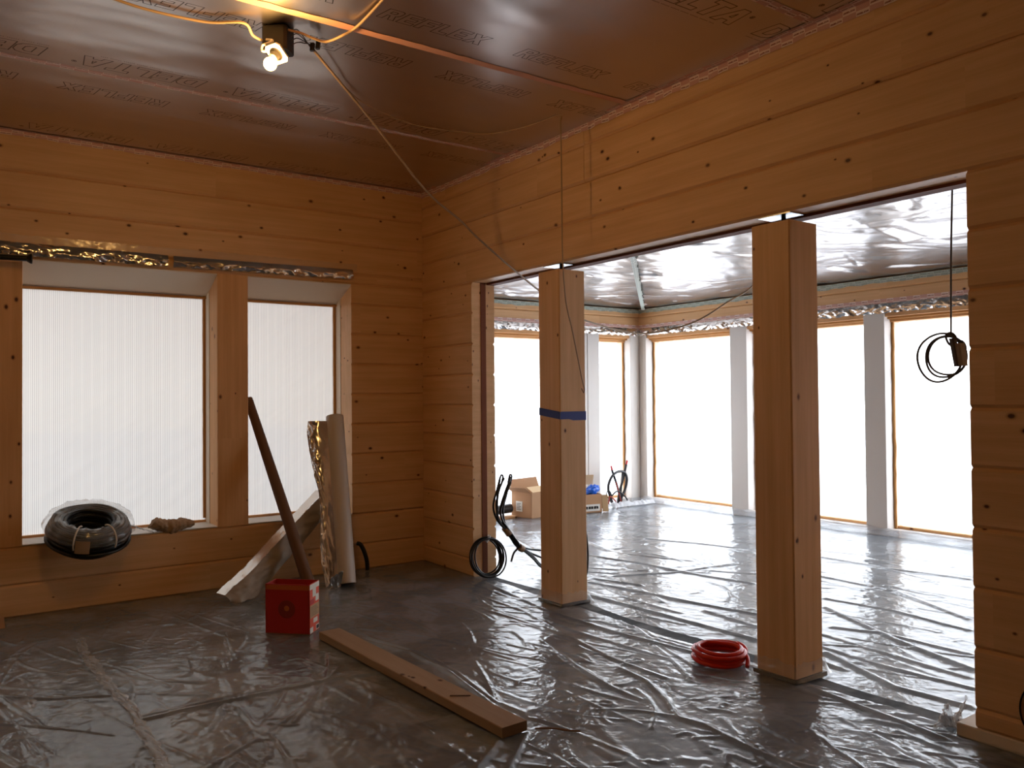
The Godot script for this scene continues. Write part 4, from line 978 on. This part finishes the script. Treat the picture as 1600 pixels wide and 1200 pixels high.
# ---------------------------------------------------------------- things in the far room
func build_far_things():
	var mb := MB.new()
	# open carton behind the taped post
	var t = thing("carton", "open brown cardboard box with a white label behind the taped post", "box", Vector3(2.2, 0, -1.4))
	var o := Vector3(1.94, 0.012, -1.54); var f := Vector3(2.0, 0.012, -1.26)
	var ez := (f - o).normalized(); var ex := Vector3(ez.z, 0, -ez.x)
	var w := 0.46; var d := (f - o).length(); var h := 0.27
	var panel := func(tt, called, p, a, b, m, lb = ""):
		var q := MB.new(); var n: Vector3 = a.cross(b).normalized() * 0.004
		q.prism([Vector2(0, 0), Vector2(a.length(), 0), Vector2(a.length(), b.length()), Vector2(0, b.length())], p, a.normalized(), b.normalized(), n); return part(called, q, m, tt, lb)
	panel.call(t, "side_panel", o, ez * d, Vector3(0, h, 0), M.cardboard)
	panel.call(t, "side_panel", o + ex * w, ez * d, Vector3(0, h, 0), M.cardboard)
	panel.call(t, "back_panel", o, ex * w, Vector3(0, h, 0), M.cardboard)
	panel.call(t, "front_panel", f, ex * w, Vector3(0, h, 0), M.cardboard)
	panel.call(t, "bottom", o, ex * w, ez * d, M.cardboard)
	panel.call(t, "flap", o + Vector3(0, h, 0), ez * d, Vector3(0, 0.06, 0) - ex * 0.1, M.cardboard, "open flap")
	panel.call(t, "flap", o + Vector3(0, h, 0), ex * w, Vector3(0, 0.12, 0) - ez * 0.05, M.cardboard, "raised flap")
	panel.call(t, "flap", f + Vector3(0, h, 0) + ex * 0.02, ex * (w - 0.04), Vector3(0, 0.05, 0) - ez * 0.09, M.pale_cardboard, "flap folded inward")
	panel.call(t, "paper_label", o + ez * 0.07 + Vector3(0, 0.06, 0) - ex * 0.005, ez * 0.09, Vector3(0, 0.11, 0), M.paper, "white label")
	for k in 5: panel.call(t, "print_line", o + ez * 0.08 + Vector3(0, 0.08 + 0.016 * k, 0) - ex * 0.0065, ez * (0.06 - 0.01 * (k % 2)), Vector3(0, 0.005, 0), M.black_print)
	# second carton, right of the post
	t = thing("carton", "open cardboard box with a blue bag right of the taped post", "box", Vector3(2.8, 0, -1.35))
	o = Vector3(2.6, 0.012, -1.45); ex = Vector3(0.98, 0, 0.18).normalized(); ez = Vector3(-0.18, 0, 0.98).normalized(); w = 0.37; d = 0.2; h = 0.2
	panel.call(t, "side_panel", o, ez * d, Vector3(0, h, 0), M.cardboard)
	panel.call(t, "side_panel", o + ex * w, ez * d, Vector3(0, h, 0), M.cardboard)
	panel.call(t, "back_panel", o, ex * w, Vector3(0, h, 0), M.cardboard)
	panel.call(t, "front_panel", o + ez * d, ex * w, Vector3(0, h, 0), M.cardboard)
	panel.call(t, "bottom", o, ex * w, ez * d, M.cardboard)
	panel.call(t, "flap", o + ex * w + ez * d + Vector3(0, h, 0), ez * -0.17, Vector3(0.035, -0.17, 0.0), M.pale_cardboard, "flap hanging down")
	panel.call(t, "flap", o + ex * (w + 0.01) + ez * d, Vector3(0.06, 0, 0.03), Vector3(-0.01, 0.19, 0.0), M.pale_cardboard, "flap bent forward")
	panel.call(t, "flap", o + Vector3(0, h + 0.09, 0) + ex * 0.06 - ez * 0.004, ex * 0.31, Vector3(0.0, 0.11, 0.02), M.pale_cardboard, "raised flap")
	panel.call(t, "flap_support", o + Vector3(0, h, 0) + ex * 0.06 - ez * 0.004, ex * 0.22, Vector3(0.0, 0.10, 0), M.cardboard)
	panel.call(t, "paper_label", o + ez * (d + 0.006) + ex * 0.12 + Vector3(0, 0.015, 0), ex * 0.22, Vector3(0, 0.075, 0), M.paper, "white printed label")
	for k in 5: panel.call(t, "print", o + ez * (d + 0.012) + ex * (0.16 + 0.034 * k) + Vector3(0, 0.04, 0), ex * 0.022, Vector3(0.004 if k % 2 else -0.004, 0.028, 0), M.black_print)
	mb = MB.new()
	var nz := noise(230, 9.0, 3)
	mb.grid(22, 14, func(u, v):
		var a: float = u * TAU; var b: float = (v - 0.5) * PI
		var r := 1.0 + 0.5 * nz.get_noise_3d(cos(a) * cos(b) * 0.3, sin(b) * 0.3, sin(a) * cos(b) * 0.3)
		return Vector3(2.885, 0.245, -1.30) + Vector3(cos(a) * cos(b) * 0.085 + 0.03 * sin(b), sin(b) * 0.058, sin(a) * cos(b) * 0.06) * r)
	one("plastic_bag", "crumpled blue plastic bag on top of the cardboard box", "bag", mb, M.blue_bag)
	# thick pipe and board behind the cartons
	one("drain_pipe", "thick dark pipe lying behind the cardboard box", "pipe", tube_mb([Vector3(1.2, 0.075, -1.50), Vector3(1.55, 0.09, -1.50), Vector3(1.9, 0.105, -1.51)], 0.05, 4, 14), M.grey_conduit)
	mb = MB.new(); mb.box(Vector3(1.2, 0.0, -1.58), Vector3(1.93, 0.025, -1.42), 0.002, 1 / 3.2, 1 / 1.2); one("board_offcut", "short flat board under the dark pipe", "board", mb, M.raw_spruce)
	# conduits standing up in the corner
	t = thing("conduit_bundle", "grey conduits with red caps rising from the floor in the far corner", "conduits", Vector3(3.45, 0, -1.45))
	var z := -1.45
	var cd := []
	cd.append(part("conduit", tube_mb([Vector3(3.47, 0.0, z), Vector3(3.44, 0.12, z), Vector3(3.39, 0.26, z + 0.01), Vector3(3.33, 0.40, z + 0.01), Vector3(3.315, 0.44, z + 0.01)], 0.014, 6, 10), M.grey_conduit, t))
	cd.append(part("conduit", tube_mb([Vector3(3.44, 0.0, z - 0.03), Vector3(3.46, 0.15, z - 0.03), Vector3(3.51, 0.30, z - 0.02), Vector3(3.555, 0.44, z - 0.02), Vector3(3.57, 0.49, z - 0.02)], 0.015, 6, 10), M.grey_conduit, t))
	part("conduit", tube_mb([Vector3(3.50, 0.0, z - 0.05), Vector3(3.51, 0.2, z - 0.05), Vector3(3.525, 0.36, z - 0.04), Vector3(3.535, 0.42, z - 0.04)], 0.013, 6, 10), M.grey_conduit, t)
	part("conduit", tube_mb([Vector3(3.32, 0.0, z + 0.04), Vector3(3.27, 0.1, z + 0.04), Vector3(3.235, 0.24, z + 0.03), Vector3(3.29, 0.36, z + 0.03), Vector3(3.40, 0.415, z + 0.02), Vector3(3.51, 0.40, z + 0.01), Vector3(3.56, 0.32, z), Vector3(3.53, 0.2, z), Vector3(3.47, 0.1, z), Vector3(3.46, 0.0, z)], 0.016, 8, 10), M.grey_conduit, t)
	part("cable", tube_mb([Vector3(3.27, 0.14, z + 0.05), Vector3(3.36, 0.19, z + 0.05), Vector3(3.47, 0.13, z + 0.05), Vector3(3.53, 0.05, z + 0.05), Vector3(3.52, 0.0, z + 0.05)], 0.009, 8, 8), M.black_plastic, t)
	part("cable", tube_mb([Vector3(3.24, 0.08, z + 0.06), Vector3(3.18, 0.17, z + 0.06), Vector3(3.22, 0.21, z + 0.06), Vector3(3.26, 0.14, z + 0.06), Vector3(3.18, 0.08, z + 0.06), Vector3(3.24, 0.04, z + 0.06)], 0.006, 8, 7), M.black_plastic, t)
	part("cable", tube_mb([Vector3(3.19, 0.0, z + 0.07), Vector3(3.21, 0.1, z + 0.07), Vector3(3.23, 0.14, z + 0.07), Vector3(3.31, 0.08, z + 0.07), Vector3(3.35, 0.0, z + 0.07)], 0.008, 8, 7), M.red_cable, t, "red cable")
	part("cable", tube_mb([Vector3(3.45, 0.05, z + 0.02), Vector3(3.40, 0.2, z + 0.02), Vector3(3.365, 0.30, z + 0.02)], 0.007, 8, 7), M.red_cable, t, "red cable")
	for q in [[Vector3(3.315, 0.44, z + 0.01), Vector3(3.302, 0.488, z + 0.01)], [Vector3(3.57, 0.49, z - 0.02), Vector3(3.587, 0.535, z - 0.02)]]:
		mb = MB.new(); mb.tube([q[0].lerp(q[1], -0.5), q[0]], 0.006, 8); part("conductor", mb, M.grey_conduit, cd[0])
		mb = MB.new(); mb.tube(q, 0.011, 10); part("cap", mb, M.red_cap, cd.pop_front(), "red end cap")
	# sheet of film turned up along the far walls
	mb = MB.new()
	nz = noise(240, 2.0, 3)
	mb.grid(120, 5, func(u, v):
		var Z := lerpf(-1.58, 4.6, u)
		return Vector3(3.945 - 0.05 * (1.0 - v) - 0.008 * nz.get_noise_2d(Z * 3.0, v), 0.02 + v * (0.055 + 0.02 * nz.get_noise_1d(Z * 2.0)), Z))
	one("edge_film", "plastic film turned up along the foot of the far window wall", "plastic film", mb, M.milky_film)
	mb = MB.new()
	mb.grid(60, 6, func(u, v):
		var X := lerpf(3.05, 3.88, u)
		return Vector3(X, 0.02 + 0.07 * sin(v * PI) * (0.6 + 0.5 * nz.get_noise_1d(X * 5.0)), lerpf(-1.3, -1.4, v) + 0.03 * nz.get_noise_2d(X * 3.0, 4.0)))
	one("edge_film", "plastic film bunched in front of the far corner", "plastic film", mb, M.milky_film)
